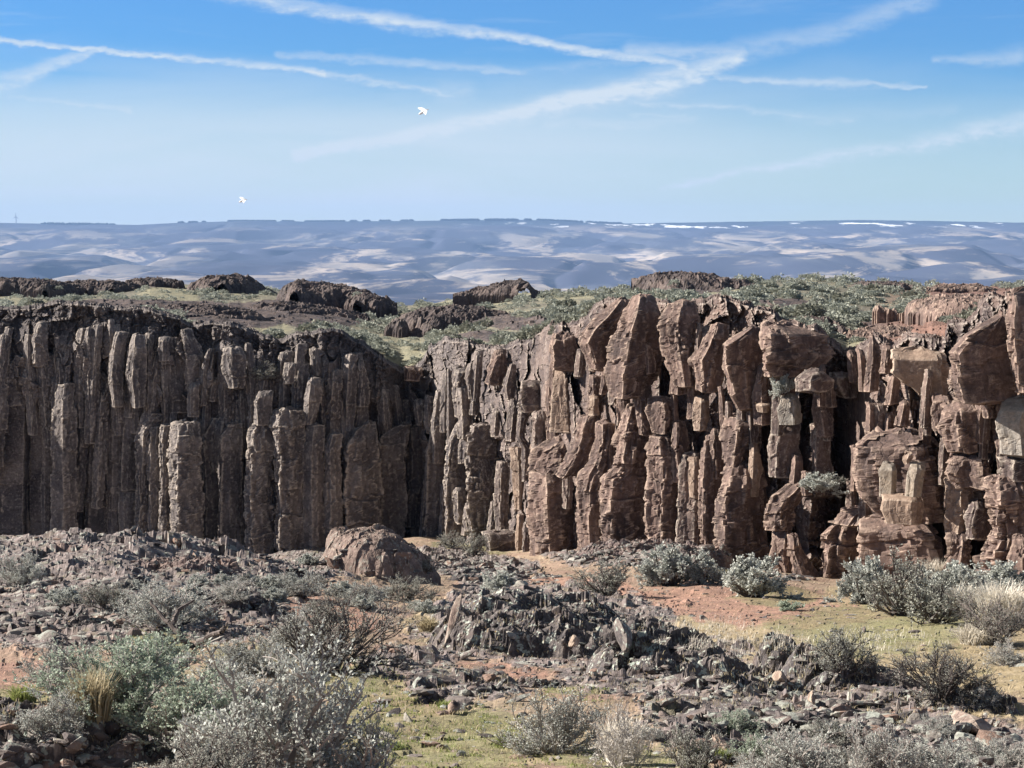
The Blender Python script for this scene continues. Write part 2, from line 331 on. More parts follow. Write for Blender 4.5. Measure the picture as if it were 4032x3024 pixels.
# ground colour
def groundmat():
    m, t, b = newmat('ground'); p = t.pos()
    r, g, d = t.attr('mask')[:3]; dry = t.attr('mask2')[0]
    n1 = t.noise(p, .5, 5, .65); n2 = t.noise(p, 4, 5, .7); n3 = t.noise(p, 14, 4, .7); n5 = t.noise(t.pos((1, .35, 1)), 1.4, 4, .6)
    soil = t.mix(t.ramp(n1, .35, .65), (.28, .19, .145), (.33, .26, .185)); soil = t.mix(t.ramp(n2, .5, .75), soil, (.21, .14, .11))
    grass = t.mix(t.ramp(n2, .35, .65), (.135, .165, .065), (.245, .24, .13))
    dirt = t.mix(t.ramp(n5, .35, .65), (.36, .215, .16), (.29, .18, .14)); dirt = t.mix(t.ramp(n3, .6, .75), dirt, (.5, .36, .26))
    dryc = t.mix(t.ramp(n2, .35, .65), (.36, .29, .19), (.27, .215, .125))
    rock = t.mix(t.ramp(n2, .35, .62), (.105, .092, .094), (.23, .19, .18)); rock = t.mix(t.M('MULTIPLY', t.ramp(n1, .52, .7), .7), rock, (.25, .175, .15))
    v = t.vor(p, 11); rock = t.mix(t.M('MULTIPLY', t.ramp(t.M('ADD', t.noise(p, 5, 4, .6), t.M('MULTIPLY', v.outputs['Distance'], -.2)), .46, .52), .75), rock, (.36, .37, .33))
    col = t.mix(t.ramp(dry, .3, .7), soil, dryc); col = t.mix(t.ramp(d, .25, .6), col, dirt); col = t.mix(t.M('MULTIPLY', t.ramp(t.M('ADD', g, t.M('MULTIPLY', t.M('SUBTRACT', n2, .5), 1.6)), .4, .7), .6), col, grass)
    col = t.mix(t.ramp(t.M('ADD', r, t.M('MULTIPLY', t.M('SUBTRACT', n2, .5), .6)), .3, .5), col, rock)
    gg = t.ramp(n3, .25, .8, .78, 1.22); gm = t.N('ShaderNodeCombineColor'); [t.put(gm.inputs[i], gg) for i in range(3)]
    col = t.mix(1.0, col, gm.outputs[0], 'MULTIPLY')
    st_ = t.ramp(t.noise(t.pos((1, .3, 1), (2, 5, 0)), 3.2, 5, .75), .5, .68); col = t.mix(t.M('MULTIPLY', st_, .55), col, (.13, .10, .075)); st2 = t.ramp(t.noise(t.pos((1, .3, 1), (8, 1, 0)), 2.1, 5, .7), .56, .7); col = t.mix(t.M('MULTIPLY', st2, .5), col, (.20, .205, .11))
    t.l.new(col, b.inputs['Base Color']); setbump(t, b, t.M('ADD', n3, n2), .7, .03)
    return m
M_GROUND = groundmat()
nc, nr = 900, 620
Xs = np.linspace(-700, 4732, nc); Ys = np.geomspace(5, 128, nr)
XX, YY = np.meshgrid(Xs, Ys); x = (XX-2016)/(F*.993)*YY; z, mk = G(x, YY, True)
o = mesh_np('ground', np.stack([x, YY, z], -1).reshape(-1, 3), gridfaces(nr, nc), M_GROUND, attrs={'mask': np.stack([mk[0], mk[1], mk[2]], -1).reshape(-1, 3), 'mask2': mk[3].ravel()})
tag(o, kind='structure')
# skirt of coarse land round the viewpoint, so that the ground goes on beside and behind the picture
def skirt():
    Xa = np.concatenate([np.linspace(-12000, -700, 30), [4732], np.linspace(4800, 16000, 30)])
    for rng_ in (np.linspace(-14000, -690, 40), np.linspace(4722, 18000, 40)):
        A, B = np.meshgrid(rng_, np.geomspace(5, 128, 60)); xx = (A-2016)/(F*.993)*B
        zz = G(np.clip(xx, (-700-2016)/(F*.993)*B, (4732-2016)/(F*.993)*B), B) - .02
        yield np.stack([xx, B, zz], -1).reshape(-1, 3), gridfaces(60, 40)
    A, B = np.meshgrid(np.linspace(-8.2, 10.4, 20), np.linspace(-40, 5.02, 20))
    A = A*(1+(5-B)/8); yield np.stack([A, B, -1.55-.02*np.maximum(B, 0)+(5-B)*.09], -1).reshape(-1, 3), gridfaces(20, 20)
vs, fs_, b0 = [], [], 0
for v, f in skirt(): vs.append(v); fs_.append(f+b0); b0 += len(v)
o = mesh_np('surrounding_ground', np.concatenate(vs), np.concatenate(fs_), M_GROUND, attrs={'mask': np.full((b0, 3), .2), 'mask2': np.full(b0, .5)}); tag(o, kind='structure')
for oc in OUT:
    if oc.y < 100: oc.build(n=170 if oc.rx*F/oc.y > 200*OV/2 else 110)
# ---------------------------------------------------------------- the cliffs
def A_(x, y): return x/1.3274, 1000+y/1.3272      # pixel of a photo crop -> photo pixel
def B_(x, y): return 1300+x/1.2286, 1000+y/1.2289
def C_(x, y): return 2650+x/1.1852, 1000+y/1.185
def I_(x, y): return x, y
PX, PYd = zip(*[(-1500,111),(-300,110),(0,110),(730,108),(1276,106.5),(1520,107.5),(1590,109),(1640,108.3),(1800,103),(2060,94),(2200,86),(2330,82),(2550,77),(3000,72),(3200,69.5),(3330,71),(3420,68),(3650,66),(4200,62),(5500,54)])
def pathY(X): return np.interp(X, PX, PYd)
top_pts = [(-1500,1215)] + [A_(*p) for p in [(0,300),(200,275),(500,270),(700,295),(900,330),(1000,380),(1250,392),(1400,430),(1480,470),(1560,425),(1680,405)]] + \
  [B_(*p) for p in [(0,385),(60,400),(150,430),(230,490),(340,570),(380,560),(440,535),(480,460),(560,430),(700,450),(780,470),(850,455),(950,440),(1000,400),(1080,365),(1190,385),(1240,340),(1290,275),(1340,250),(1450,235),(1510,225),(1640,260)]] + \
  [C_(*p) for p in [(0,260),(120,225),(250,215),(350,245),(430,270),(520,310),(650,360),(720,410),(800,455),(850,455),(900,430),(950,390),(1050,425),(1130,405),(1270,400),(1290,330),(1380,310),(1460,240),(1560,200),(1638,180)]] + [(4400,1150),(5500,1130)]
TX, TY = zip(*top_pts)
TX = np.array(TX); TY = np.array(TY)
def topy(X): return np.interp(X, TX, TY)
def Zof(y, Y): return at(2016, y, Y)[2]

# sheet of broken rock behind and between the columns
nc, nr, nb = 1500, 400, 26
Xs = np.concatenate([np.linspace(-1500, -110, 100)[:-1], np.linspace(-110, 4150, nc-160), np.linspace(4150, 5500, 61)[1:]]); nc = len(Xs)
Yp = pathY(Xs)+.45-.2*(1-sstep(1450, 1640, Xs)); zt = Zof(topy(Xs), Yp)+.28*fbm(Xs/95, 0, 0, 4, 61)
T = np.linspace(0, 1, nr)[:, None]
XX = np.broadcast_to(Xs, (nr, nc)); YB = np.broadcast_to(Yp, (nr, nc)); ZT = np.broadcast_to(zt, (nr, nc))
ZZ = -19+(ZT+19)*T**.8
S = XX/F*90            # metres along the wall, roughly
dep = ZT-ZZ
left = 1-sstep(1560, 1660, XX); midr = sstep(1560, 1700, XX)*(1-sstep(2500, 2650, XX)); right = sstep(2500, 2700, XX)
wob = .35*fbm(S/2.4, ZZ/4, 0, 3, 62)
# lower colonnade: flat-fronted columns with dark joints
def colonnade(w, s, tl=.6):
    u = S/w+.25*noise(S/w*.5, ZZ/7, 0, s)+.5*_h(np.floor(S/w).astype(int), 0, 0, s)*0
    i = np.floor(u).astype(np.int64); jl = (_h(i, 1, 0, s)-.5)*.5; f = u-i
    e = np.minimum(f, 1-f); blk = np.floor(ZZ/1.1+9*_h(i, 5, 0, s)).astype(np.int64)
    return (_h(i, 2, 0, s)-.5)*tl*1.4 + tl*(f-.5)*(_h(i, 3, 0, s)-.5)*1.6 - .5*np.clip(1-e/.07, 0, 1)**1.3 + .10*(_h(i, blk, 3, s)-.5)
lowcol = colonnade(1.05, 63)
upper = facet(S, ZZ, .62, 1.75, .34, .70, 64, .06, .06) + facet(S, ZZ, .26, .6, .10, .24, 65)
rub = facet(S, ZZ, .40, .45, .22, .35, 66)+facet(S, ZZ, .16, .18, .07, .14, 67)
mids = facet(S, ZZ, .62, 1.9, .50, .95, 68)+facet(S, ZZ, .34, .55, .17, .42, 69)+facet(S, ZZ, .15, .2, .05, .12, 60)
big = facet(S, ZZ, 1.0, 2.1, .55, 1.0, 70, .0, .03, .35)+facet(S, ZZ, .45, .8, .20, .4, 71)+facet(S, ZZ, .24, .22, .06, .15, 72)
yscr = proj(0, YB, ZZ)[1]
lowm = sstep(1560, 1640, yscr+30*fbm(S/1.5, 0, 0, 2, 73))
D = left*(lowm*lowcol+(1-lowm)*(upper+.55)) + midr*(mids-.1*lowm) + right*big
D = D*(1-sstep(1.6, .3, dep)*.4)+sstep(1.5, .2, dep)*rub*.9
D = D+.06*fbm(S*1.2, ZZ*1.2, 0, 4, 74)+.02*facet(S, ZZ, .1, .08, 1, 1, 75)
D = D-sstep(2.2, 0, dep)*np.where(left > .5, 1.1, .8)*(.6+.5*fbm(S/3, ZZ/3, 0, 2, 76))
# places where the wall steps back into a recess: x0, x1, y0, y1 (photo px), metres
REC = [(C_(590,640), C_(800,1080), 1.0), (C_(545,1130), C_(800,1400), .9), (C_(1190,1000), C_(1285,1480), 2.0), (C_(1500,640), C_(1540,1070), 1.6), (C_(410,780), C_(470,1000), .9),
       (B_(1600,440), B_(1660,700), 1.0), (A_(395,900), A_(452,1440), 1.0), (B_(800,900), B_(880,1300), .8), (B_(930,780), B_(985,1100), .6), (C_(1395,1150), C_(1500,1480), 1.6)]
for (p0, p1, dd) in REC:
    m = sstep(p0[0]-9, p0[0]+9, XX+8*wob)*(1-sstep(p1[0]-9, p1[0]+9, XX+8*wob))*sstep(p0[1]-14, p0[1]+14, yscr+10*wob)*(1-sstep(p1[1]-14, p1[1]+14, yscr+10*wob))
    D = D-m*dd
y = YB-D; x = (XX-2016)/(F*.997)*YB
x = x+.05*fbm(S*2, ZZ*2, 5, 3, 77)
V = np.stack([x, y, ZZ], -1)
# the top rolls back into the plateau
kb = np.linspace(0, 1, nb)[1:, None]
xb = x[-1]*(1+kb*4.5/YB[-1]); yb = y[-1]+kb*4.5; zb = ZT[-1]+0*kb+.30*np.sin(kb*3.1)+.5*(facet(xb, yb, .6, .6, .12, .3, 78)+facet(xb, yb, .2, .2, .04, .10, 79))*np.minimum(kb*8, 1)-kb*.5
zb[0] = ZT[-1]+.05
V = np.concatenate([V, np.stack([xb, yb, zb], -1)]).reshape(-1, 3)
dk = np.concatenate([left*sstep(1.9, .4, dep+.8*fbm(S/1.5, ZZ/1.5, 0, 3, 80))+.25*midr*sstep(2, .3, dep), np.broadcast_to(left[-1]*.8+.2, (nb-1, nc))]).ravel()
# darker weathering crust along the left rim
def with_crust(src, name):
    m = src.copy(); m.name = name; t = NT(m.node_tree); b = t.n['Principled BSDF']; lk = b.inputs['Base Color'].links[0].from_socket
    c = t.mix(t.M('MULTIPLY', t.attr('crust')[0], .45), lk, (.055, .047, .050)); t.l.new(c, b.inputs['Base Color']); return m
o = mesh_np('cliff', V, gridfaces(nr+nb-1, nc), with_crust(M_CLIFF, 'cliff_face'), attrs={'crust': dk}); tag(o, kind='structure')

MATS = {'g': M_COL, 'r': M_REDR, 't': M_TAN, 'p': M_PALE, 'd': M_DARKR}
def column(conv, rows, a, d, off, mat, label, name='basalt_column', cat='rock column', cap=.25, rag=1.0, ground=False, face=None, tiltx=0.0):
    """closed prism through traced left/right edges. a: where the arris stands between left (-1) and right (1); d: depth of the arris; off: metres in front of the wall"""
    global _cs
    _cs += 1; s = 500+_cs*13; raw_off = off
    off = (off*1.6-.5+(.35 if off >= .7 else 0)) if conv is A_ else off*(.8 if conv is B_ else .72)
    rag = rag*1.1
    if conv is I_: off = raw_off
    if conv in (B_, C_) and a < .3: a = max(a-.25, -.86)
    if cap >= .4: cap *= .45
    P = [(conv(xl, yy), conv(xr, yy)) for (yy, xl, xr) in rows]
    ys = np.array([p[0][1] for p in P]); xl = np.array([p[0][0] for p in P]); xr = np.array([p[1][0] for p in P])
    o_ = np.argsort(ys); ys, xl, xr = ys[o_], xl[o_], xr[o_]
    Yc = float(pathY((xl.mean()+xr.mean())/2))-off
    y0, y1 = ys[0], ys[-1]+(50 if ground else 0)
    n = max(10, int((y1-y0)/4.2)); yy = np.linspace(y0, y1, n)
    L = np.interp(yy, ys, xl); Rr = np.interp(yy, ys, xr); wd = (Rr-L)*.035; L = L-wd; Rr = Rr+wd
    k = 44
    # cross-section
    b = a+.45*(1-a) if face is None else face
    poly = np.array([(-1, .15), (-.97, -.05), (a, -d), (b, -d*.80), (1, -.02), (.97, .3), (.3, .8), (-.5, .8), (-1, .15)])
    seg = np.hypot(*np.diff(poly, axis=0).T); cum = np.concatenate([[0], np.cumsum(seg)]); tt = np.linspace(0, cum[-1], k, endpoint=False)
    # keep the corners in the sampling
    for c in cum[:-1]: tt[np.argmin(np.abs(tt-c))] = c
    tt = np.sort(tt); sx = np.interp(tt, cum, poly[:, 0]); sy = np.interp(tt, cum, poly[:, 1])
    xc, _, zc = at((L+Rr)/2, yy, Yc); hw = (Rr-L)/2/F*Yc; w0 = float(np.mean(hw))
    zr = zc[:, None]; TH = tt[None, :]*w0
    hd = (.35*hw+.65*w0)[:, None]
    back = (.55*max(w0, .5)*np.clip(1-(yy-y0)/(.16*(y1-y0)), 0, 1)**1.5)[:, None]
    # joints across the column: blocks slip a little against each other
    bl = .8+1.3*_h(_cs, 3, 0, 5); q = (zr+.25*noise(TH*1.2, zr, 0, s))/bl+_h(_cs, 4, 0, 5)*7; bi = np.floor(q).astype(np.int64); fr = q-bi
    slip = (_h(bi, 0, 0, s)-.5)*.10*rag*w0; slipy = (_h(bi, 1, 0, s)-.5)*.22*rag*w0; grow = 1+(_h(bi, 2, 0, s)-.5)*.07*rag
    groove = -.03*rag*np.clip(1-np.minimum(fr, 1-fr)/.03, 0, 1)*w0
    rad = facet(TH, zr, .55*max(w0, .6), 1.25, .05*rag, .09*rag, s+1, warp=.5)+(facet(TH, zr, .5, .8, .07, .13, s+8, warp=.5)*min(1, rag) if w0 > .6 else 0)+facet(TH, zr, .2, .3, .025*rag, .055*rag, s+2)+.05*rag*fbm(TH*1.5, zr*.9, 0, 4, s+3)
    led = facet(TH, zr, .7, .13, .022, .03, s+4)*max(0, rag-.95)*1.5*sstep(-.1, .35, noise(TH*.6, zr*.7, 0, s+7))
    g = grow+(rad+led+groove)/max(w0, .35)
    Xv = xc[:, None]+sx*hw[:, None]*g+slip; Yv = Yc+(sy)*hd*g+slipy+back; Zv = zr+.05*noise(TH*2, zr*2, 2, s+5)
    rings = [np.stack([Xv, Yv, Zv+0*Xv], -1)]
    cx = Xv[0].mean(); cy = Yv[0].mean(); caps = []
    for i, f in enumerate([.93, .8, .62, .42, .2, .03]):
        px = cx+(Xv[0]-cx)*f; py = cy+(Yv[0]-cy)*f
        up = cap*.75*w0*(1-f) + tiltx*(px-cx) - tiltx*(Xv[0]-cx)*f*0 + .35*w0*cap*facet(px, py, .3, .3, 1, 1, s+6)*min(1, (1-f)*6)
        caps.append(np.stack([px, py, Zv[0]+up], -1))
    cb = [np.stack([Xv[-1].mean()+(Xv[-1]-Xv[-1].mean())*f, Yv[-1].mean()+(Yv[-1]-Yv[-1].mean())*f, Zv[-1]-cap*.6*w0*(1-f)], -1) for f in (.8, .4, .03)]
    G_ = np.concatenate([np.array(caps[::-1]), rings[0], np.array(cb)]); m = G_.shape[0]
    i = np.arange(m-1)[:, None]*k; j = np.arange(k)[None, :]; jn = (j+1) % k
    Fc = np.stack([i+j, i+jn, i+k+jn, i+k+j], -1).reshape(-1, 4)[:, ::-1]
    org = np.array([xc[-1], Yc, zc[-1]])
    ob = mesh_np(name, G_.reshape(-1, 3)-org, Fc, MATS[mat]); ob.location = org
    tag(ob, label, cat, 'columns and blocks of the basalt cliff', kind='thing'); return ob
_cs = 0
a_, b_, c_ = A_, B_, C_
# ---- left wall
column(a_, [(545,8,210),(700,20,214),(790,15,214)], -.7, .5, .2, 'g', 'wide short capstone at the far left sitting on tall grey columns', name='rock_block', cat='rock block')
column(a_, [(800,4,136),(1100,4,134),(1445,6,146)], -.8, .35, .1, 'g', 'broad smooth grey column nearest the left edge of the photo', ground=True, rag=.45, face=.75)
column(a_, [(790,138,218),(1450,146,218)], -.5, .3, -.25, 'g', 'narrow brown column set back between the broad left column and its neighbour', ground=True, rag=.5)
column(a_, [(575,222,300),(780,220,290),(1450,220,278)], -.4, .5, .15, 'g', 'thin column left of the pale grey pillar on the left wall', ground=True, rag=.6)
column(a_, [(680,290,378),(790,285,378),(820,272,392),(1100,268,400),(1250,272,408),(1455,268,398)], .05, .75, .75, 'g', 'pale grey pillar with a small square cap standing forward on the left wall', ground=True, rag=.6)
column(a_, [(600,355,402),(770,350,402),(1450,380,448)], .1, .4, -.1, 'g', 'dark column in the shade right of the pale grey pillar', ground=True, rag=.6)
column(a_, [(790,452,566),(1100,450,560),(1430,448,556)], -.6, .4, .15, 'g', 'wide brown flat-faced column right of the dark recess on the left wall', ground=True, rag=.6)
column(a_, [(770,566,642),(1460,560,636)], -.2, .5, .35, 'g', 'slim grey column left of the two bulging lit blades', ground=True, rag=.6)
column(a_, [(410,600,668),(520,575,650),(640,566,640),(800,590,640)], -.35, .9, .75, 'g', 'left one of two lit bulging blades high on the left wall', rag=.6, cap=.6)
column(a_, [(425,690,748),(520,676,765),(650,664,762),(800,690,752)], -.25, .9, .85, 'g', 'right one of two lit bulging blades high on the left wall', rag=.6, cap=.6)
column(a_, [(800,660,735),(900,640,745),(1100,636,712),(1235,634,706)], -.75, .7, .35, 'g', 'dark leaning column with a thin pale left edge below the lit blades', rag=.6)
column(a_, [(1242,622,706),(1480,630,700)], -.3, .5, .5, 'g', 'short square grey block at the foot of the leaning column', ground=True, rag=.7, name='rock_block', cat='rock block')
column(a_, [(590,790,835),(680,762,850),(830,770,835)], -.7, .7, .5, 'g', 'oval dark slab with a pale rim above the reddish ledge', rag=.6)
column(a_, [(440,830,888),(560,832,880)], -.1, .8, .8, 'g', 'small sunlit finger of rock under the rim of the left wall', rag=.7)
column(a_, [(445,885,962),(600,880,958),(700,880,970),(830,880,985)], -.8, .6, .4, 'g', 'dark block above the reddish ledge of the left wall', rag=.8)
column(a_, [(680,985,1040),(850,980,1035)], -.35, .8, .9, 'g', 'thin sunlit slab standing on the reddish ledge', rag=.8)
column(a_, [(395,945,1000),(540,975,1065),(680,970,1050)], -.75, .7, .5, 'g', 'rough block with a bright thin left edge near the rim', rag=1)
column(a_, [(490,1170,1262),(580,1160,1282),(700,1190,1270)], -.05, .8, .8, 'g', 'tan weathered block above the square-topped columns', rag=1)
column(a_, [(640,1100,1150),(770,1080,1130)], -.2, .8, .6, 'g', 'small lit block left of the tan weathered block', rag=1)
column(a_, [(835,770,840),(950,725,800),(1200,715,775),(1500,705,770)], -.1, .9, .7, 'g', 'ragged lit column left of the reddish shelf', ground=True, rag=1.5)
column(a_, [(905,775,845),(1200,775,835),(1490,782,835)], -.5, .7, .8, 'g', 'narrow ragged column beside the double sunlit column', ground=True, rag=1.1)
column(a_, [(895,838,900),(950,832,892),(1300,832,890),(1500,836,900)], -.35, 1, 1.2, 'g', 'left half of the double sunlit column on the left wall', ground=True, rag=1.2)
column(a_, [(890,890,1030),(960,884,1050),(1200,886,1050),(1510,890,1056)], -.35, .75, 1.5, 'g', 'broad column with sunlit left face and wide dark front on the left wall', ground=True, rag=1)
column(a_, [(860,1100,1165),(940,1058,1142),(1530,1072,1142)], -.55, .7, .6, 'g', 'dark column just right of the deep black joint', ground=True, rag=.8)
column(a_, [(890,1190,1258),(950,1145,1258),(1300,1138,1256),(1535,1140,1262)], -.6, .75, .8, 'g', 'wide dark column with curved pale left edge', ground=True, rag=.8)
column(a_, [(725,1350,1425),(770,1330,1420),(890,1335,1420)], -.55, .8, 1.3, 'g', 'pale rimmed block perched on a tall sunlit-edged column', rag=.6, cap=.5)
column(a_, [(890,1320,1420),(950,1290,1420),(1200,1285,1425),(1400,1288,1440),(1560,1298,1450)], -.45, .95, 1.3, 'g', 'tall column with a broad ragged sunlit left edge below the perched block', ground=True, rag=1.1)
column(a_, [(815,1432,1582),(900,1425,1590),(1100,1440,1590),(1590,1450,1580)], -.55, 1, 1.3, 'g', 'tall flat-capped column with a bright narrow strip down its front', ground=True, rag=.9)
column(a_, [(570,1490,1540),(680,1480,1530)], -.1, .9, .9, 'g', 'small tan block beside the dark hollow near the rim', rag=1)
column(a_, [(650,1612,1665),(760,1590,1680),(890,1590,1640)], -.3, .9, 1.0, 'g', 'sunlit blade standing above the mottled grey column', rag=.7)
column(a_, [(895,1600,1690),(1000,1585,1688),(1300,1580,1692),(1615,1578,1700)], -.05, .75, 1.2, 'g', 'mottled grey column with a rounded top left of the boulder', ground=True, rag=.7)
column(a_, [(945,1715,1785),(1000,1692,1780),(1450,1700,1792)], -.2, .85, 1.2, 'g', 'tan-faced column directly above the red-brown boulder', ground=True, rag=.9)
# ---- middle of the picture
column(b_, [(826,158,210),(850,120,218),(900,90,226),(960,66,232),(1100,60,240),(1330,64,248)], -.45, .9, 1.9, 'g', 'free-standing pillar with a slanting rounded top', ground=True, rag=.9, cap=.5)
column(b_, [(828,340,388),(845,290,376),(880,248,366),(950,226,362),(1045,240,362),(1060,242,362),(1340,246,362)], -.8, .7, 1.7, 'g', 'dark pillar with a thin bright curved rim beside the slant-topped pillar', ground=True, rag=.7, cap=.5)
column(b_, [(500,55,110),(640,50,105),(800,45,100)], -.1, .6, .5, 'g', 'faint grey column in the shade under the rim left of the corner', rag=.7)
column(b_, [(550,365,440),(615,362,436)], -.4, .8, .9, 'r', 'small reddish cube of rock at the corner between the two walls', name='rock_block', cat='rock block')
column(b_, [(840,380,450),(1370,374,470)], -.3, .5, .1, 'g', 'dull column in the corner between the left and right walls', ground=True, rag=.7)
column(b_, [(850,485,550),(950,470,560),(1370,462,562)], -.55, .7, .5, 'g', 'dark column above the grassy hollow', ground=True, rag=.9)
column(b_, [(800,620,690),(900,580,685),(1060,560,668),(1350,560,668)], -.75, .75, .6, 'g', 'column with a frilled pale left edge above the grassy hollow', ground=True, rag=1)
column(b_, [(830,690,790),(900,668,800),(1100,664,800),(1360,685,800)], -.55, .9, 1.1, 'g', 'wide dark column with a reddish lit left flank', ground=True, rag=1.2)
column(b_, [(560,610,690),(640,604,680)], -.3, .9, .8, 'g', 'lit square block high above the grassy hollow', rag=.9)
column(b_, [(470,700,740),(560,690,735),(780,676,715)], -.1, 1, .8, 'g', 'thin sunlit sliver high on the middle wall', rag=.9)
column(b_, [(465,800,850),(560,765,850),(630,750,830)], -.3, .9, .9, 'r', 'rosy slab leaning under the rim of the middle wall', rag=.8)
column(b_, [(540,870,900),(640,835,895),(700,850,890)], -.2, .9, 1, 'g', 'pale curved sliver above the shadowed knob', rag=.8)
column(b_, [(620,920,1020),(720,905,1060),(760,930,1040)], -.5, .8, .9, 'g', 'dark shadowed knob in the middle of the right wall', rag=1.1, cap=.4)
column(b_, [(390,1085,1180),(440,1065,1190),(560,1075,1240)], -.55, .8, 1.0, 'r', 'jagged red-brown block at the step of the rim', rag=1.2)
column(b_, [(560,1090,1150),(680,1080,1160),(860,1075,1180)], .45, .7, .9, 't', 'flat tan panel of rock in the middle of the right wall', rag=.7)
column(b_, [(770,985,1060),(940,975,1075)], -.4, .8, .9, 'g', 'short dark column left of the tan leaning slab', rag=1)
column(b_, [(760,910,960),(880,900,940),(940,925,975),(1100,925,960)], -.1, .9, .8, 'g', 'twisted thin rib beside the pale narrow rib', rag=1)
column(b_, [(940,874,925),(1100,884,930),(1240,892,925)], .3, .9, 1.1, 't', 'pale narrow rib left of the great lit column', rag=.9)
column(b_, [(1010,808,860),(1220,795,860),(1345,800,862)], .1, .9, 1.2, 'g', 'ragged thin column with a bright right edge above the dark stump', rag=1.1)
column(b_, [(1262,905,935),(1330,900,930),(1420,895,930),(1545,905,940)], 0, .9, 2.0, 't', 'slender pale post between the stump and the great lit column', ground=True, rag=1)
column(b_, [(1300,945,980),(1400,932,985),(1545,935,985)], -.7, .8, 1.8, 'g', 'small dark post tight against the great lit column', ground=True, rag=.8)
column(b_, [(1350,745,892),(1380,760,890),(1535,790,892)], -.55, .9, 2.6, 'g', 'dark squat stump standing in front of the middle wall', ground=True, rag=.8, cap=.15)
column(b_, [(905,1050,1165),(950,975,1170),(1040,958,1150),(1075,958,1120)], .45, .9, 2.5, 'r', 'pinkish lit slab leaning on top of the great lit column', rag=.9, cap=.35)
column(b_, [(1060,960,1195),(1200,966,1200),(1420,970,1212),(1545,978,1215)], .02, .8, 2.4, 'r', 'great lit column with tan left half and dark right half', ground=True, rag=.8)
column(b_, [(790,1215,1305),(850,1190,1290),(940,1165,1275),(1000,1130,1265),(1075,1090,1200)], -.1, .95, 2.6, 'r', 'bent neck of rock twisting down to the great lit column', rag=.8)
column(b_, [(820,1285,1380),(930,1280,1378),(1000,1262,1374),(1060,1212,1368),(1150,1196,1335),(1410,1205,1330)], .05, .9, 1.9, 'r', 'curved column with a rosy left face right of the bent neck', ground=True, rag=.9)
column(b_, [(735,1440,1545),(860,1400,1540),(1040,1380,1530),(1090,1330,1528),(1220,1322,1528),(1425,1322,1530)], -.35, .85, 2.2, 'r', 'broad stepped column with layered top right of the curved column', ground=True, rag=1.3)
column(b_, [(690,1255,1300),(780,1248,1305)], .2, .9, 1.6, 't', 'small tan block above the bent neck', rag=1)
column(b_, [(470,1255,1292),(570,1250,1285)], .4, .9, 2.0, 't', 'bright peg of rock under the dark overhang', rag=.6)
column(b_, [(700,1545,1640),(760,1535,1660),(870,1560,1640)], .3, .9, 1.6, 'r', 'rounded lump with a sunlit face on top of a layered column', rag=.8, cap=.4)
column(b_, [(880,1550,1665),(950,1540,1690),(1200,1540,1690),(1425,1540,1680)], .05, .8, 1.7, 'r', 'layered column below the rounded lump', ground=True, rag=1.3)
column(b_, [(225,1385,1450),(300,1290,1455),(370,1225,1410),(430,1200,1360),(560,1260,1350)], -.2, .95, 2.0, 'r', 'dark red slab with a slanting sunlit top at the rim', rag=.8, cap=.5)
column(b_, [(208,1470,1570),(300,1420,1600),(420,1370,1600),(560,1345,1585),(690,1360,1520)], -.1, .95, 2.3, 'r', 'huge tapering block with a lit upper left face at the rim', rag=.8, cap=.4)
column(b_, [(235,1650,1760),(330,1600,1770),(440,1610,1760),(640,1670,1760)], .2, .9, 2.1, 'r', 'reddish broken block right of the huge tapering block', rag=1.1, cap=.5)
# ---- right wall
column(c_, [(330,180,265),(420,140,250),(490,90,235),(640,110,230)], -.2, .95, 1.4, 'r', 'slab with a bright slanting top under the rim of the right wall', rag=.9, cap=.4)
column(c_, [(345,370,405),(420,245,425),(520,240,420),(640,262,420),(720,300,400)], -.82, .9, 1.8, 'r', 'dark block with a bright edge running down its left side', rag=.8, cap=.2)
column(c_, [(335,430,560),(380,425,700),(480,425,740),(570,440,620)], -.75, .8, 1.5, 'r', 'dark rounded bulge under the rim above the grey boulders', rag=1.1, cap=.5)
column(c_, [(590,390,455),(680,365,480),(760,390,460)], .1, .5, 1.3, 'g', 'grey smooth panel beside the small sagebrush on the wall', rag=.7)
column(c_, [(655,510,570),(720,490,588),(795,505,590)], .45, .8, 1.9, 'p', 'pale grey block leaning below the small sagebrush on the wall', rag=.7, cap=.4)
column(c_, [(545,620,690),(590,570,735),(640,580,730)], .0, .8, 1.9, 'g', 'smooth grey boulder wedged under the overhang', rag=.8, cap=.5, name='boulder', cat='boulder')
column(c_, [(560,745,845),(600,735,860),(665,780,850)], -.3, .9, 1.7, 'g', 'angular dark boulder wedged in the corner of the overhang', rag=.9, cap=.4, name='boulder', cat='boulder')
column(c_, [(800,650,735),(950,650,740),(1040,650,760)], -.4, .5, .2, 'g', 'shaded column at the back of the recess', rag=.7)
column(c_, [(800,470,600),(900,450,590),(1040,455,600)], -.3, .5, .9, 'g', 'brown flat-faced block left of the shaded recess', rag=.8)
column(c_, [(690,385,445),(740,395,440)], .2, .8, 2.1, 't', 'small bright red-tan block jutting out above a black cleft', rag=.7)
column(c_, [(760,240,420),(860,238,395),(1000,242,320)], .0, .9, 1.7, 'r', 'pointed slab with a bright pink left face', rag=.9)
column(c_, [(880,150,230),(960,132,235),(1200,130,235),(1450,140,225)], -.5, .8, 1.2, 'r', 'narrow dark column between two pale edged columns', ground=True, rag=1)
column(c_, [(935,45,135),(1100,32,132),(1300,22,128),(1440,14,135)], .3, .6, 1.4, 'g', 'grey weathered column with a bright left edge on the right wall', ground=True, rag=.9)
column(c_, [(1000,250,410),(1080,225,420),(1160,205,430),(1300,210,435),(1460,215,435)], -.45, .85, 2.1, 'r', 'wide column with tan left face and flat dark front behind the round sagebrush', ground=True, rag=1)
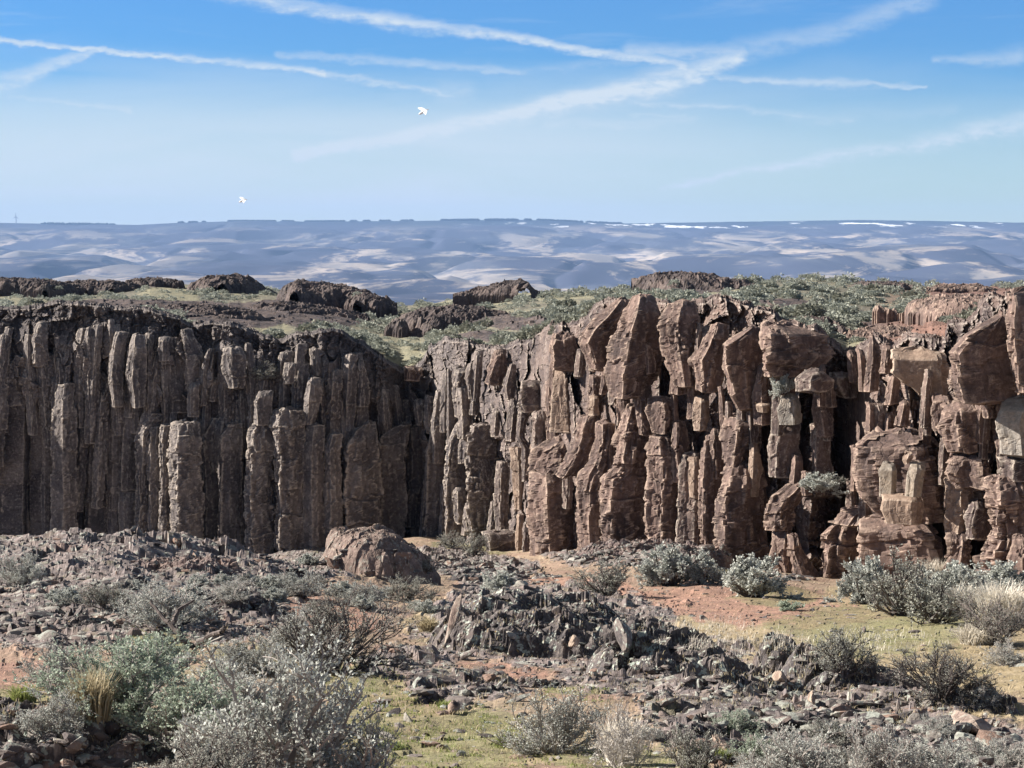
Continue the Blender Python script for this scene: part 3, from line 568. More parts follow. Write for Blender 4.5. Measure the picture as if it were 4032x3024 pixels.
column(c_, [(1085,530,640),(1130,470,600),(1200,445,545),(1290,442,560)], .25, .9, 2.2, 'r', 'arched red rubble mass beside the dark hollow', rag=1.5, cap=.5)
column(c_, [(1300,470,545),(1400,445,540),(1510,460,548)], .4, .9, 2.6, 'r', 'pink boulder at the mouth of the dark hollow', ground=True, rag=.9, cap=.4)
column(c_, [(1315,548,590),(1390,540,600),(1505,552,690)], -.1, .8, 2.3, 'r', 'low brown block inside the mouth of the dark hollow', ground=True, rag=1)
column(c_, [(1270,740,880),(1310,695,886),(1540,694,884)], -.62, .9, 3.3, 'r', 'squat block with a bright narrow left face at the foot of the right wall', ground=True, rag=.9, cap=.2)
column(c_, [(1190,800,960),(1260,760,900)], .2, .9, 2.4, 'r', 'heap of reddish slabs on top of the squat block', rag=1.6, cap=.3)
column(c_, [(1250,900,1190),(1320,888,1230),(1500,886,1260)], .55, .75, 2.8, 'r', 'massive tan foot of rock below the pale blocks', ground=True, rag=1.1, cap=.2, face=.75)
column(c_, [(845,960,1200),(900,880,1235),(1000,860,1255),(1140,900,1270),(1250,1000,1270)], .35, .8, 1.9, 'r', 'domed brown mass behind the pale blocks', rag=1.0, cap=.5, face=.7)
column(c_, [(978,985,1040),(1010,962,1042),(1138,964,1034)], .3, .7, 4.0, 'p', 'left pale upright block under the dome', name='rock_block', cat='rock block', rag=.4, cap=.2)
column(c_, [(975,1110,1180),(1060,1090,1165),(1132,1088,1155)], .1, .7, 4.0, 'p', 'right pale upright block with a slanting top under the dome', name='rock_block', cat='rock block', rag=.5, cap=.2)
column(c_, [(1128,985,1160),(1200,975,1160),(1262,1000,1150)], .35, .7, 4.0, 't', 'smooth tan block supporting the two pale upright blocks', name='rock_block', cat='rock block', rag=.4, cap=.1)
column(c_, [(925,1092,1116),(955,1074,1118),(975,1082,1104)], 0, .9, 4.0, 't', 'small pinkish stone perched above the pale blocks', name='boulder', cat='boulder', rag=.6, cap=.4)
column(c_, [(930,1330,1470),(1020,1300,1490),(1090,1330,1480)], .3, .8, 2.1, 'r', 'crumbly layered shoulder right of the black cleft', rag=1.6)
column(c_, [(1050,1280,1400),(1200,1285,1400),(1300,1280,1370)], .1, .8, 2.2, 't', 'tan jointed column right of the black cleft', rag=1.1)
column(c_, [(1300,1300,1400),(1400,1290,1390),(1500,1260,1385)], .2, .9, 2.7, 'r', 'rough foot block right of the black cleft', ground=True, rag=1.3)
column(c_, [(1160,1400,1470),(1230,1370,1505),(1330,1370,1480)], -.45, .95, 2.2, 'g', 'dark wedge with a pale left facet', rag=.6)
column(c_, [(1060,1480,1680),(1150,1470,1690),(1300,1500,1700),(1400,1450,1700),(1500,1440,1700)], -.35, .85, 3.0, 'r', 'layered red rubble tower at the right edge', ground=True, rag=1.8, cap=.3)
column(c_, [(1330,1600,1670),(1420,1565,1680),(1500,1560,1690)], .2, .8, 4.2, 'r', 'leaning red slab in the bottom right corner of the cliff', ground=True, rag=.7)
column(c_, [(285,1540,1560),(330,1450,1570),(400,1350,1580),(460,1290,1590),(590,1300,1608),(685,1330,1612)], -.82, .75, 2.9, 'r', 'great dark overhanging block at the upper right', rag=.7, cap=.2, face=-.2)
column(c_, [(700,1270,1460),(800,1250,1500),(920,1290,1480)], -.2, .8, 1.9, 'r', 'red-brown square block under the great overhang', rag=.8)
column(c_, [(180,1580,1760),(320,1565,1760),(500,1585,1760),(650,1610,1760)], -.8, .7, 2.6, 'r', 'dark block right of the long crack at the upper right edge', rag=.9, cap=.3)
column(c_, [(700,1560,1720),(780,1515,1720),(935,1535,1720)], .1, .7, 2.4, 'p', 'large pale grey block at the right edge', name='rock_block', cat='rock block', rag=.4, cap=.35)
column(c_, [(945,1535,1720),(1060,1530,1720)], -.3, .6, 2.2, 'g', 'grey block under the large pale block at the right edge', rag=.6, name='rock_block', cat='rock block')
column(c_, [(455,1040,1260),(560,1045,1262),(680,1180,1268)], .6, .4, 1.5, 't', 'flat tan panel left of the great overhanging block', rag=.6, face=.9)
column(c_, [(660,1220,1298),(740,1212,1300),(830,1215,1290)], .5, .8, 2.0, 'r', 'rosy upright block under the tan panel', rag=.7)
for i, (pts, lab) in enumerate([([(385,925,945),(480,905,965),(640,890,960)], 'tallest rosy spire with a sharp tip'), ([(455,815,850),(600,825,870)], 'rosy spire at the corner of the dark recess'),
        ([(450,862,890),(640,870,905)], 'thin rosy spire beside the tallest spire'), ([(430,985,1025),(560,965,1030)], 'short rosy slab right of the tallest spire'), ([(565,1015,1060),(700,985,1050)], 'grey leaning blade below the tan panel'),
        ([(690,1060,1110),(800,1030,1100)], 'tan flake below the grey leaning blade'), ([(700,905,940),(830,895,950)], 'dark lower flake below the spires'), ([(900,835,865),(1100,830,862)], 'long thin red flake left of the dome')]):
    column(c_, pts, -.1, .95, 1.3+.1*i, 'r', lab, rag=.8, cap=.8)

# the many thin ribs of jointed basalt between the larger columns
rr = random.Random(31)
for i in range(190):
    X = rr.uniform(-40, 4080); L_ = X < 1600; tp = float(topy(X))+rr.uniform(25, 90)
    if L_: y0 = tp+rr.random()**1.6*330; hgt = rr.uniform(150, 480); wd = rr.uniform(30, 62); of = rr.uniform(.1, .75)
    elif X < 2500: y0 = tp+rr.random()*620; hgt = rr.uniform(90, 330); wd = rr.uniform(22, 58); of = rr.uniform(.3, 1.15)
    else: y0 = tp+rr.random()*640; hgt = rr.uniform(90, 300); wd = rr.uniform(28, 74); of = rr.uniform(.5, 1.5)
    y1 = min(y0+hgt, 2150)
    if y1-y0 < 60: continue
    ln = rr.uniform(-.10, .10)*(y1-y0); ym = y0+(y1-y0)*rr.uniform(.3, .7); bw = rr.uniform(-6, 6); k0 = rr.uniform(.5, .9); k1 = rr.uniform(.7, 1.)
    m_ = 'g' if X < 2000 or rr.random() < .3 else rr.choice(['r', 'r', 'g', 't'] if rr.random() < .3 else ['r'])
    column(I_, [(y0, X-wd/2*k0+ln/2, X+wd/2*k0+ln/2), (ym, X-wd/2+bw, X+wd/2+bw), (y1, X-wd/2*k1-ln/2, X+wd/2*k1-ln/2)], rr.uniform(-.6, .15), rr.uniform(.75, 1.), of, m_,
           'thin rib of jointed basalt wedged between the larger columns of the wall' if L_ else 'narrow splinter of basalt between the bigger blocks of the broken wall', rag=rr.uniform(.6, 1.05), cap=.3)
# ---------------------------------------------------------------- plateau behind the cliff edge
SKX, SKY = zip(*[(-900,630),(0,628),(120,632),(220,626),(330,610),(420,616),(600,628),(700,642),(800,654),(860,661),(930,657),(1000,642),(1100,633),(1200,629),(1330,627),(1420,620),(1600,606),(1750,603),(1900,609),(1960,617),(2050,623),(2212,621),(3000,625)])
def skyr(X): return np.interp(X/OV, SKX, SKY)*OV
def Ysk(X): return np.interp(X, [-1500, 0, 1500, 1800, 2600, 3500, 5500], [230, 225, 215, 205, 175, 165, 160])
def srow(y): dy = (1512-y)/F; return (-SP+dy*CP)/(CP+dy*SP)
def PL(x, y, full=False):
    x = np.asarray(x, float); y = np.asarray(y, float)
    X = azX(x, y); Yc = pathY(X)+2.2; zc = srow(topy(X))*(pathY(X)+1.1)-.15
    # the edge height is smoothed a little away from the rim
    tr = sum(srow(topy(X+d))*(pathY(X+d)+1.1) for d in (-160, -80, 0, 80, 160))/5-.25
    ys_ = Ysk(X); zs_ = srow(skyr(X))*ys_; t = np.clip((y-Yc)/(ys_-Yc), 0, 1)
    k = sstep(Yc, Yc+8, y); z = (zc*(1-k)+tr*k)*(1-t)+zs_*t
    z = z - .9*np.sin(t*math.pi)*sstep(0, .3, t)*.4
    z = z - np.clip(y-ys_, 0, 60)*.10 - np.clip(y-ys_-60, 0, 1e9)*.16
    b = sstep(0, .08, t)*(1-sstep(.85, 1., t)*.6)
    z = z+b*(.30*fbm(x/9, y/14, 0, 3, 301)+.10*fbm(x/2, y/2, 0, 3, 302))
    xs_, yy = proj(x, y, z); r = zone(PROCK, xs_, yy, 5); g = zone(PGRN, xs_, yy, 6)
    z = z + r*(facet(x, y, 1.2, 2., .05, .22, 303)+.1)
    return (z, r, g) if full else z
PROCK = [(640,665,150,22),(700,690,110,22),(500,690,140,22),(1000,690,130,24),(1060,730,90,12),(100,612,300,14),(1500,622,110,14),(2100,650,130,34),(1990,720,90,34),(300,665,260,18),(1900,712,80,16),(1700,662,90,14),(1120,700,90,16)]
PGRN = [(370,635,70,20),(60,645,130,14),(560,712,80,14),(860,772,60,22),(1000,655,120,10),(1500,637,110,9),(1980,690,55,20),(610,735,60,12),(1180,640,120,10),(870,740,50,18),(1840,735,60,18),(1620,630,60,10)]
def plmat():
    m, t, b = newmat('plateau'); p = t.pos(); pf = t.pos((1, .4, 1))
    r, g = t.attr('mask')[:2]; n1 = t.noise(pf, .25, 5, .65); n2 = t.noise(pf, 1.3, 5, .7); n3 = t.noise(p, 5, 4, .7)
    red = t.attr('mask')[2]
    base = t.mix(t.ramp(n1, .36, .62), (.155, .145, .115), (.24, .225, .16)); base = t.mix(t.ramp(n2, .46, .62), base, (.13, .125, .105))
    base = t.mix(t.M('MULTIPLY', red, .65), base, (.24, .145, .11))
    grn = t.mix(t.ramp(n2, .35, .65), (.27, .25, .17), (.20, .195, .14))
    rock = t.mix(t.ramp(n2, .4, .65), (.060, .050, .052), (.13, .10, .09)); rock = t.mix(t.M('MULTIPLY', red, .7), rock, (.24, .14, .11))
    col = t.mix(t.ramp(t.M('ADD', g, t.M('MULTIPLY', t.M('SUBTRACT', n2, .5), .7)), .3, .6), base, grn)
    col = t.mix(t.ramp(t.M('ADD', r, t.M('MULTIPLY', t.M('SUBTRACT', n2, .5), .7)), .3, .5), col, rock)
    t.l.new(col, b.inputs['Base Color']); setbump(t, b, t.M('ADD', n2, n3), .8, .15); return m
M_PLAT = plmat()
nc, nr = 760, 330
Xs = np.concatenate([np.linspace(-6000, -200, 60)[:-1], np.linspace(-200, 4300, nc-119), np.linspace(4300, 9000, 61)[1:]]); nc = len(Xs)
T = np.linspace(0, 1, nr)[:, None]; Yc = pathY(Xs)+1.9
YY = Yc*(2600/Yc)**(T**1.9); XX = np.broadcast_to(Xs, YY.shape); x = (XX-2016)/(F*.993)*YY
z, r, g = PL(x, YY, True)
red = sstep(3350, 3600, XX)*.9+.4*sstep(2500, 3300, XX)*sstep(30, 0, YY-Yc)
o = mesh_np('plateau', np.stack([x, YY, z], -1).reshape(-1, 3), gridfaces(nr, nc), M_PLAT, attrs={'mask': np.stack([r, g, red], -1).reshape(-1, 3)}); tag(o, kind='structure')
# rock outcrops on the plateau: foot in the photo (2212 px), distance, width, height
n0 = len(OUT)
def plo(px, py, Y, w, h, dep, seed, label, mat=None, **k):
    k['fs'] = k.get('fs', 1)*.75; k['amp'] = .8; k['fs'] *= .8; k['ledge'] = 0; k['rough'] = .55; h *= .9; dep *= 1.4
    return Outcrop(px, py, Y, w, h, dep, seed, label, mat or M_DARKR, **k)
plo(490, 650, 205, 235, 60, 7, 201, 'flat-topped dark butte, the highest rock on the left skyline', p=4, fs=1.6, ledge=4, shape=([-1,-.75,-.6,-.35,.1,.4,.7,1],[.15,.3,.75,.95,1,.95,.5,.2]))
plo(715, 664, 190, 260, 55, 8, 202, 'long dark rock ridge falling right from the butte', p=2.6, fs=1.4, ledge=3, skew=-.35)
plo(800, 668, 185, 110, 36, 5, 203, 'low dark tail of rock beside the gap in the skyline', fs=1.2, ledge=2, skew=-.4)
plo(640, 700, 165, 280, 50, 8, 204, 'dark rocky slope in the middle of the left plateau', fs=1.2, p=2, ledge=3, skew=-.2)
plo(60, 634, 200, 260, 34, 6, 205, 'low dark rock band at the far left of the plateau skyline', fs=1.2, p=3, skew=-.2)
plo(210, 634, 205, 210, 30, 6, 206, 'dark rock hump on the skyline left of the butte', fs=1.2, p=3, ledge=2)
plo(330, 618, 210, 130, 18, 4, 207, 'thin dark rock ledge running into the left end of the butte', fs=1, p=3)
plo(1092, 642, 185, 200, 42, 6, 208, 'dark rock knob on the skyline in the middle of the picture', fs=1.2, p=2.6, shape=([-1,-.5,-.1,.3,.5,.62,1],[.4,.62,.8,1,.95,.5,.25]))
plo(1000, 718, 150, 290, 62, 9, 209, 'dark rocky hill on the sage slope right of the gap', fs=1.1, p=2, ledge=3, skew=-.1)
plo(1500, 640, 150, 240, 54, 8, 210, 'broad dark rock knoll on the skyline above the tapering block', M_DARKR, fs=1.2, p=2.6, skew=-.2, ledge=2)
plo(430, 705, 135, 330, 50, 7, 211, 'dark rubble bank just above the rim of the left wall', fs=.9, p=2.2, skew=-.1)
plo(2120, 690, 88, 330, 56, 9, 212, 'reddish rock slope at the top right', M_REDR, fs=.7, p=2.4, ledge=5)
plo(1900, 622, 158, 130, 14, 4, 213, 'thin dark ledge on the right skyline', fs=.8, p=2.6)
plo(2075, 628, 150, 150, 14, 4, 214, 'low red-brown ledge at the right end of the skyline', M_REDR, fs=.8, p=2.6)
plo(1930, 745, 80, 190, 44, 4, 215, 'reddish bank of broken rock left of the great overhanging block', M_REDR, fs=.5, p=2.2)
plo(1745, 725, 84, 150, 44, 4, 216, 'dark rock shoulder where the sage spills over the rim', fs=.6, p=2.2)
for oc in OUT[n0:]: oc.build(n=120)
def PLT(x, y):
    return over(PL(x, y), x, y, OUT[n0:])

# ---------------------------------------------------------------- far hills
CRX, CRY = zip(*[(-800,478),(0,481),(300,486),(400,481),(520,478),(700,479),(900,477),(1050,475),(1150,475),(1330,483),(1500,480),(1850,475),(2000,477),(2212,481),(3000,484)])
def hillz(x, y):
    X = azX(x, y); Yr = 20000+1200*fbm(X/900, 0, 0, 2, 401); cz = srow(np.interp(X/OV, CRX, CRY)*OV)*Yr
    t = (y-5500)/(Yr-5500); tc = np.clip(t, 0, 1)
    z = -205+(cz+205)*(.22*tc+.78*tc**1.9)
    a = 150*np.clip(tc*2.5, .25, 1)*(1-tc**10*.93)
    rid = lambda s, f: 1-2*np.abs(noise(x/f, y/f/1.6, 0, s))
    w = 900*fbm(x/3000, y/3000, 0, 2, 402)
    z = z+a*(.6*fbm(x/2600, y/3800, 0, 2, 403)-.55*np.clip(1-np.abs(fbm((x+w)/1500, (y+w)/3600, 0, 3, 404))*5, 0, 1)+.25*fbm(x/600, y/1200, 0, 3, 405)-.2*np.clip(1-np.abs(fbm((x-w)/520, y/1200, 0, 2, 406))*5, 0, 1))
    z = np.where(t > 1, cz-(y-Yr)*.03, z)
    return np.where(y < 5500, -205+0*z+10*fbm(x/600, y/900, 0, 3, 407), z)
def hillmat():
    m, t, b = newmat('hills'); p = t.pos((1/700, 1/2300, 1/110)); n1 = t.noise(p, 1.0, 8, .7, .8); n2 = t.noise(t.pos((1/500, 1/3600, 1/120)), 1, 5, .65, .5)
    n3 = t.noise(t.pos((1/4200, 1/9000, 0), (3, 1, 0)), 1, 3, .5)
    sz = t.N('ShaderNodeSeparateXYZ'); t.l.new(t.pos(), sz.inputs[0]); zz = t.M('ADD', sz.outputs[2], t.M('MULTIPLY', t.M('SUBTRACT', n2, .5), 90.))
    v = t.M('ADD', t.M('MULTIPLY', n1, .7), t.M('MULTIPLY', n2, .45))
    pale = t.ramp(v, .575, .65); pale = t.M('MULTIPLY', pale, t.ramp(zz, 30., 170., 1.0, .25)); pale = t.M('MULTIPLY', pale, t.ramp(n3, .35, .55, .45, 1.0))
    col = t.mix(pale, (.060, .065, .095), (.43, .37, .31)); col = t.mix(t.ramp(n2, .48, .6, 0, .5), col, (.12, .13, .15))
    forest = t.ramp(zz, 150., 205.); forest = t.M('MULTIPLY', forest, t.ramp(t.M('ADD', sz.outputs[0], t.M('MULTIPLY', n1, 3000.)), -2500., 1500., .35, 1.0))
    col = t.mix(t.M('MULTIPLY', forest, .9), col, (.030, .045, .060))
    sn = t.noise(t.pos((1/260, 1/1500, 1/40), (5, 5, 0)), 1, 4, .6); snow = t.M('MULTIPLY', t.ramp(sn, .575, .60), t.M('MULTIPLY', t.ramp(zz, 140., 165.), t.ramp(zz, 218., 190.)))
    snow = t.M('MULTIPLY', snow, t.ramp(sz.outputs[0], -1000., 1500., .0, 1.0))
    col = t.mix(snow, col, (.88, .92, .95)); t.l.new(col, b.inputs['Base Color']); b.inputs['Specular IOR Level'].default_value = 0; return m
nc, nr = 900, 420
Xs = np.linspace(-1500, 5532, nc); Ys = np.concatenate([np.geomspace(2000, 5000, 20)[:-1], np.linspace(5000, 22500, nr-19)]); nr = len(Ys)
XX, YY = np.meshgrid(Xs, Ys); x = (XX-2016)/(F*.993)*YY
o = mesh_np('hills', np.stack([x, YY, hillz(x, YY)], -1).reshape(-1, 3), gridfaces(nr, nc), hillmat(), smooth=True); tag(o, kind='structure')
# tree line along the far crest (a wood too far off to count)
def crestpt(X):
    Yr = 20000+1200*fbm(X/900, 0, 0, 2, 401); return (X-2016)/(F*.993)*Yr, Yr-40, srow(np.interp(X/OV, CRX, CRY)*OV)*Yr
m_tree, t_, b_n = newmat('far_trees'); b_n.inputs['Base Color'].default_value = (.03, .045, .05, 1)
tv, tf = [], []; q = 0
segs = [(395,450,1),(500,565,1.6),(565,1240,1.2),(1240,1340,1),(100,260,.25)]
for (x0, x1, dn) in segs:
    for k in range(int((x1-x0)*2.6*dn)):
        X = rng.uniform(x0, x1)*OV
        if noise(X/25, 3, 0, 9) < -.25: continue
        cx, cy, cz = crestpt(X); h = rng.uniform(4, 17); w = rng.uniform(10, 22)
        an = np.arange(6)/6*2*math.pi
        low = np.stack([cx+w*np.cos(an), cy+w*np.sin(an), np.full(6, cz-8)], -1); mid = np.stack([cx+w*.8*np.cos(an), cy+w*.8*np.sin(an), np.full(6, cz+h*.6)], -1)
        tv += [low, mid, [[cx, cy, cz+h]]]
        for i in range(6):
            j = (i+1) % 6; tf += [(q+i, q+j, q+6+j), (q+i, q+6+j, q+6+i), (q+6+i, q+6+j, q+12)]
        q += 13
o = mesh_np('distant_wood', np.concatenate([np.asarray(v, float).reshape(-1, 3) for v in tv]), np.array(tf), m_tree); tag(o, 'dark line of far trees along the crest of the hills', 'wood', kind='stuff')
# two wind turbines at the far left
m_wt, t_, b_n = newmat('turbine_white'); b_n.inputs['Base Color'].default_value = (.35, .38, .42, 1)
def cone(p0, p1, r0, r1, n=10):
    p0 = np.array(p0, float); p1 = np.array(p1, float); d = (p1-p0)/np.linalg.norm(p1-p0); u = np.cross(d, [0, 1, .01]); u /= np.linalg.norm(u); v = np.cross(d, u)
    a = np.arange(n)/n*2*math.pi; c = np.cos(a)[:, None]*u+np.sin(a)[:, None]*v
    V = np.concatenate([p0+c*r0, p1+c*r1, [p0], [p1]]); i = np.arange(n); j = (i+1) % n
    return V, np.concatenate([np.stack([i, j, j+n], -1), np.stack([i, j+n, i+n], -1), np.stack([j, i, np.full(n, 2*n)], -1), np.stack([i+n, j+n, np.full(n, 2*n+1)], -1)])
def joinm(ps):
    V, Fs, q = [], [], 0
    for v, f in ps: V.append(v); Fs.append(f+q); q += len(v)
    return np.concatenate(V), np.concatenate(Fs)
for (px, ph, ang, lab) in [(8, 17, 25, 'tiny wind turbine at the very left edge of the far ridge'), (47, 19, 0, 'tiny wind turbine on the far ridge, right one of two')]:
    cx, cy, cz = crestpt(px*OV); H = ph*OV/F*20000*.72
    e = empty('wind_turbine', (float(cx), float(cy), float(cz)), lab, 'wind turbine', 'wind turbines on the far ridge')
    mesh_np('tower', *cone((0, 0, -8), (0, 0, H), 4.5, 3), m_wt, parent=e)
    mesh_np('nacelle', *cone((0, -9, H), (0, 6, H), 3.5, 4), m_wt, parent=e)
    ps = []
    for k in range(3):
        a = R(ang+120*k); L = H*.62; ps.append(cone((0, -10, H), (math.sin(a)*L, -10, H+math.cos(a)*L), 3.6, 1.0, 6))
    mesh_np('rotor', *joinm(ps), m_wt, parent=e)
# two white birds
m_bird, t_, b_n = newmat('bird_white'); b_n.inputs['Base Color'].default_value = (.85, .85, .85, 1)
for (px, py, sc, rot, lab) in [(1668, 440, .125, .5, 'white bird gliding high in the sky, larger one of two'), (957, 790, .095, .35, 'small white bird just above the far hills')]:
    bx, by, bz = at(px, py, 70)
    n = 13; k = 10; t = np.linspace(0, 1, n); rr = .17*np.sin(np.pi*t**.7)**.8+.015; a = np.arange(k)/k*2*math.pi
    V = np.stack([np.broadcast_to(((t-.5)*1.5)[:, None], (n, k)), rr[:, None]*np.cos(a), rr[:, None]*np.sin(a)*.9], -1).reshape(-1, 3)
    i = np.arange(n-1)[:, None]*k; j = np.arange(k)[None, :]; Fc = np.stack([i+j, i+(j+1) % k, i+k+(j+1) % k, i+k+j], -1).reshape(-1, 4)
    bod = mesh_np('bird', V*sc*2, Fc, m_bird, smooth=True); bod.location = (float(bx), float(by), float(bz)); bod.rotation_euler = (R(28), -rot, R(15)); tag(bod, lab, 'bird', 'white birds in the sky')
    for sgn in (-1, 1):
        m_ = 9; s_ = np.linspace(0, 1, m_); cx_ = .15-.35*s_**1.6; ch = .26*(1-s_**2.2)+.03
        zt_ = .35*np.sin(s_*2.2)*.6; y_ = sgn*(s_*1.15+.05); th = .035*(1-s_)+.008
        W = np.concatenate([np.stack([cx_+ch, y_, zt_], -1), np.stack([cx_, y_, zt_+th], -1), np.stack([cx_-ch, y_, zt_], -1), np.stack([cx_, y_, zt_-th], -1)])
        q = np.arange(m_-1); Fw = np.concatenate([np.stack([q+a_0*m_, q+1+a_0*m_, q+1+((a_0+1) % 4)*m_, q+((a_0+1) % 4)*m_], -1) for a_0 in range(4)])
        mesh_np('wing', W*sc*2, Fw, m_bird, parent=bod)
# ---------------------------------------------------------------- plants and loose stones
def leafmat(name, c1, c2, rough=.8, trans=.25):
    m, t, b = newmat(name); g = t.N('ShaderNodeNewGeometry').outputs['Random Per Island'] 
    oi = t.N('ShaderNodeObjectInfo').outputs['Random']
    f = t.M('ADD', t.M('MULTIPLY', g, .7), t.M('MULTIPLY', oi, .3))
    col = t.mix(f, c1, c2); t.l.new(col, b.inputs['Base Color']); b.inputs['Roughness'].default_value = rough
    tr = t.N('ShaderNodeBsdfTranslucent'); t.l.new(col, tr.inputs[0]); ms = t.N('ShaderNodeMixShader'); ms.inputs[0].default_value = trans
    t.l.new(b.outputs[0], ms.inputs[1]); t.l.new(tr.outputs[0], ms.inputs[2]); t.l.new(ms.outputs[0], t.n['Material Output'].inputs['Surface']); return m
L_GREEN = leafmat('sage_leaf_green', (.28, .345, .265), (.50, .565, .46)); L_GREY = leafmat('sage_leaf_grey', (.35, .37, .34), (.59, .61, .565))
L_DULL = leafmat('sage_leaf_dull', (.28, .285, .25), (.48, .49, .43)); L_PALE = leafmat('dead_leaf_pale', (.42, .40, .38), (.66, .63, .58))
L_FAR = leafmat('sage_leaf_far', (.21, .225, .19), (.37, .39, .335)); L_FARD = leafmat('sage_leaf_far_dark', (.15, .155, .125), (.27, .28, .225))
W_GREY = leafmat('twig_grey', (.20, .18, .17), (.38, .345, .32), .9, 0); W_DARK = leafmat('twig_dark', (.07, .058, .055), (.16, .135, .125), .9, 0); W_PALE = leafmat('twig_pale', (.38, .35, .33), (.62, .58, .54), .9, 0)
M_GRASS = leafmat('green_grass', (.16, .21, .06), (.33, .35, .14), .7, .35); M_DRY = leafmat('dry_grass', (.34, .29, .18), (.52, .45, .31), .8, .3); M_STRAW = leafmat('pale_straw', (.58, .53, .44), (.80, .76, .68), .8, .3)
def norm(v): return v/(np.linalg.norm(v, axis=-1, keepdims=True)+1e-9)
def prisms(P0, P1, r0, r1, n=3):
    P0, P1 = np.asarray(P0), np.asarray(P1); d = norm(P1-P0); u = norm(np.cross(d, [.3, .9, .2])); v = np.cross(d, u); a = np.arange(n)/n*2*math.pi
    c = np.cos(a)[None, :, None]*u[:, None]+np.sin(a)[None, :, None]*v[:, None]
    V = np.concatenate([P0[:, None]+c*np.asarray(r0)[:, None, None], P1[:, None]+c*np.asarray(r1)[:, None, None]], 1)
    i = np.arange(n); j = (i+1) % n; f = np.stack([i, j, j+n, i+n], -1)
    return V.reshape(-1, 3), (f[None]+(np.arange(len(P0))*2*n)[:, None, None]).reshape(-1, 4)
def quads(P, D, L, W, rg):
    n = len(P); s = norm(np.cross(D, rg.normal(size=(n, 3)))); L = L[:, None]; W = W[:, None]
    V = np.stack([P, P+D*L*.55+s*W, P+D*L, P+D*L*.55-s*W], 1).reshape(-1, 3)
    return V, np.arange(4*n).reshape(n, 4)
def bushgeo(seed, n0, n1, n2, nl, w, h, leaf, twig=1.0, up=.4, base=.12, lw=.33, dens=1.0):
    """stems > branches > twigs > leaves, grown inside a rounded crown of width w and height h"""
    rg = np.random.default_rng(seed); rd = random.Random(seed); gs = rd.gauss; S0, S1, Ra, Rb = [], [], [], []; LP, LD = [], []
    def rv(k, z=0.): return Vector((gs(0, k), gs(0, k), gs(0, k)+z))
    def path(p, d, L, seg, r, r2, wig):
        pts = [p]
        for k in range(seg):
            d = (d+rv(wig, up*.18)).normalized(); q = pts[-1]+d*(L/seg)
            S0.append(pts[-1][:]); S1.append(q[:]); Ra.append(r+(r2-r)*k/seg); Rb.append(r+(r2-r)*(k+1)/seg); pts.append(q)
        return pts, d
    for i in range(n0):
        az = 2*math.pi*(i+rd.random())/n0; el = rd.uniform(.25, 1.45)*(1 if rd.random() < .8 else .6)
        tgt = Vector((math.cos(az)*math.cos(el)*w/2, math.sin(az)*math.cos(el)*w/2, math.sin(el)*h))*rd.uniform(.62, 1.0)
        p0 = Vector((math.cos(az), math.sin(az), 0))*rd.uniform(0, base)*w*.4; L = tgt.length; d = Vector((tgt.x, tgt.y, tgt.z*.8)).normalized()
        pts, d = path(p0, d, L*.8, 5, .011*w*twig+.003, .004*w*twig+.0015, .16)
        for j in range(n1):
            b = pts[rd.randint(2, 5) if j else 5]; l1 = L*rd.uniform(.18, .40)
            p2, d2 = path(b, (d+rv(.65, .25)).normalized(), l1, 3, .004*w*twig+.0012, .0022*w*twig+.0008, .2)
            for q in range(n2):
                b2 = p2[rd.randint(1, 3)]; l2 = L*rd.uniform(.08, .2)
                p3, d4 = path(b2, (d2+rv(.6, .4)).normalized(), l2, 2, .002*w*twig+.0008, .001*w*twig+.0004, .2)
                for e in range(nl):
                    LP.append((p3[0]+(p3[-1]-p3[0])*rd.uniform(.1, 1.05)+rv(leaf*.25))[:]); LD.append((d4+rv(.75)).normalized()[:])
    V1 = prisms(np.array(S0), np.array(S1), np.array(Ra), np.array(Rb))
    n = len(LP); V2 = quads(np.array(LP), np.array(LD), leaf*rg.uniform(.7, 1.5, n), leaf*lw*rg.uniform(.6, 1.2, n), rg)
    return V1, V2
PROTO = {}
def proto(key, leafm, twigm, *a, **k):
    v1, v2 = bushgeo(*a, **k); st = mesh_np('stems', *v1, twigm); fo = mesh_np('foliage', *v2, leafm) if v2 else None
    PROTO[key] = (st.data, fo.data if fo else None)
    for o in (st, fo):
        if o: bpy.data.objects.remove(o)
#                        seed n0 n1 n2 nl  w  h leaf
proto('green', L_GREEN, W_GREY, 1, 26, 9, 6, 9, 1., .62, .019, twig=.9)
proto('sage', L_GREY, W_GREY, 2, 28, 9, 6, 8, 1., .62, .0165, twig=1.)
proto('sage2', L_DULL, W_DARK, 3, 24, 9, 6, 7, 1., .68, .016, twig=1.)
proto('twiggy', L_GREY, W_GREY, 4, 26, 9, 7, 5, 1., .62, .015, twig=.9)
proto('bare', L_DULL, W_DARK, 5, 26, 9, 7, 4, 1., .70, .013, twig=1.1)
proto('pale', L_PALE, W_PALE, 6, 30, 8, 5, 3, 1., .70, .020, twig=.8)
proto('mid', L_GREY, W_DARK, 7, 22, 7, 6, 12, 1., .62, .03, twig=1.2, lw=.4)
proto('midgreen', L_GREEN, W_DARK, 8, 22, 7, 5, 9, 1., .62, .034, twig=1.2, lw=.4)
proto('midtwig', L_DULL, W_DARK, 9, 22, 8, 5, 4, 1., .70, .026, twig=1.5)
BUSHN = 0
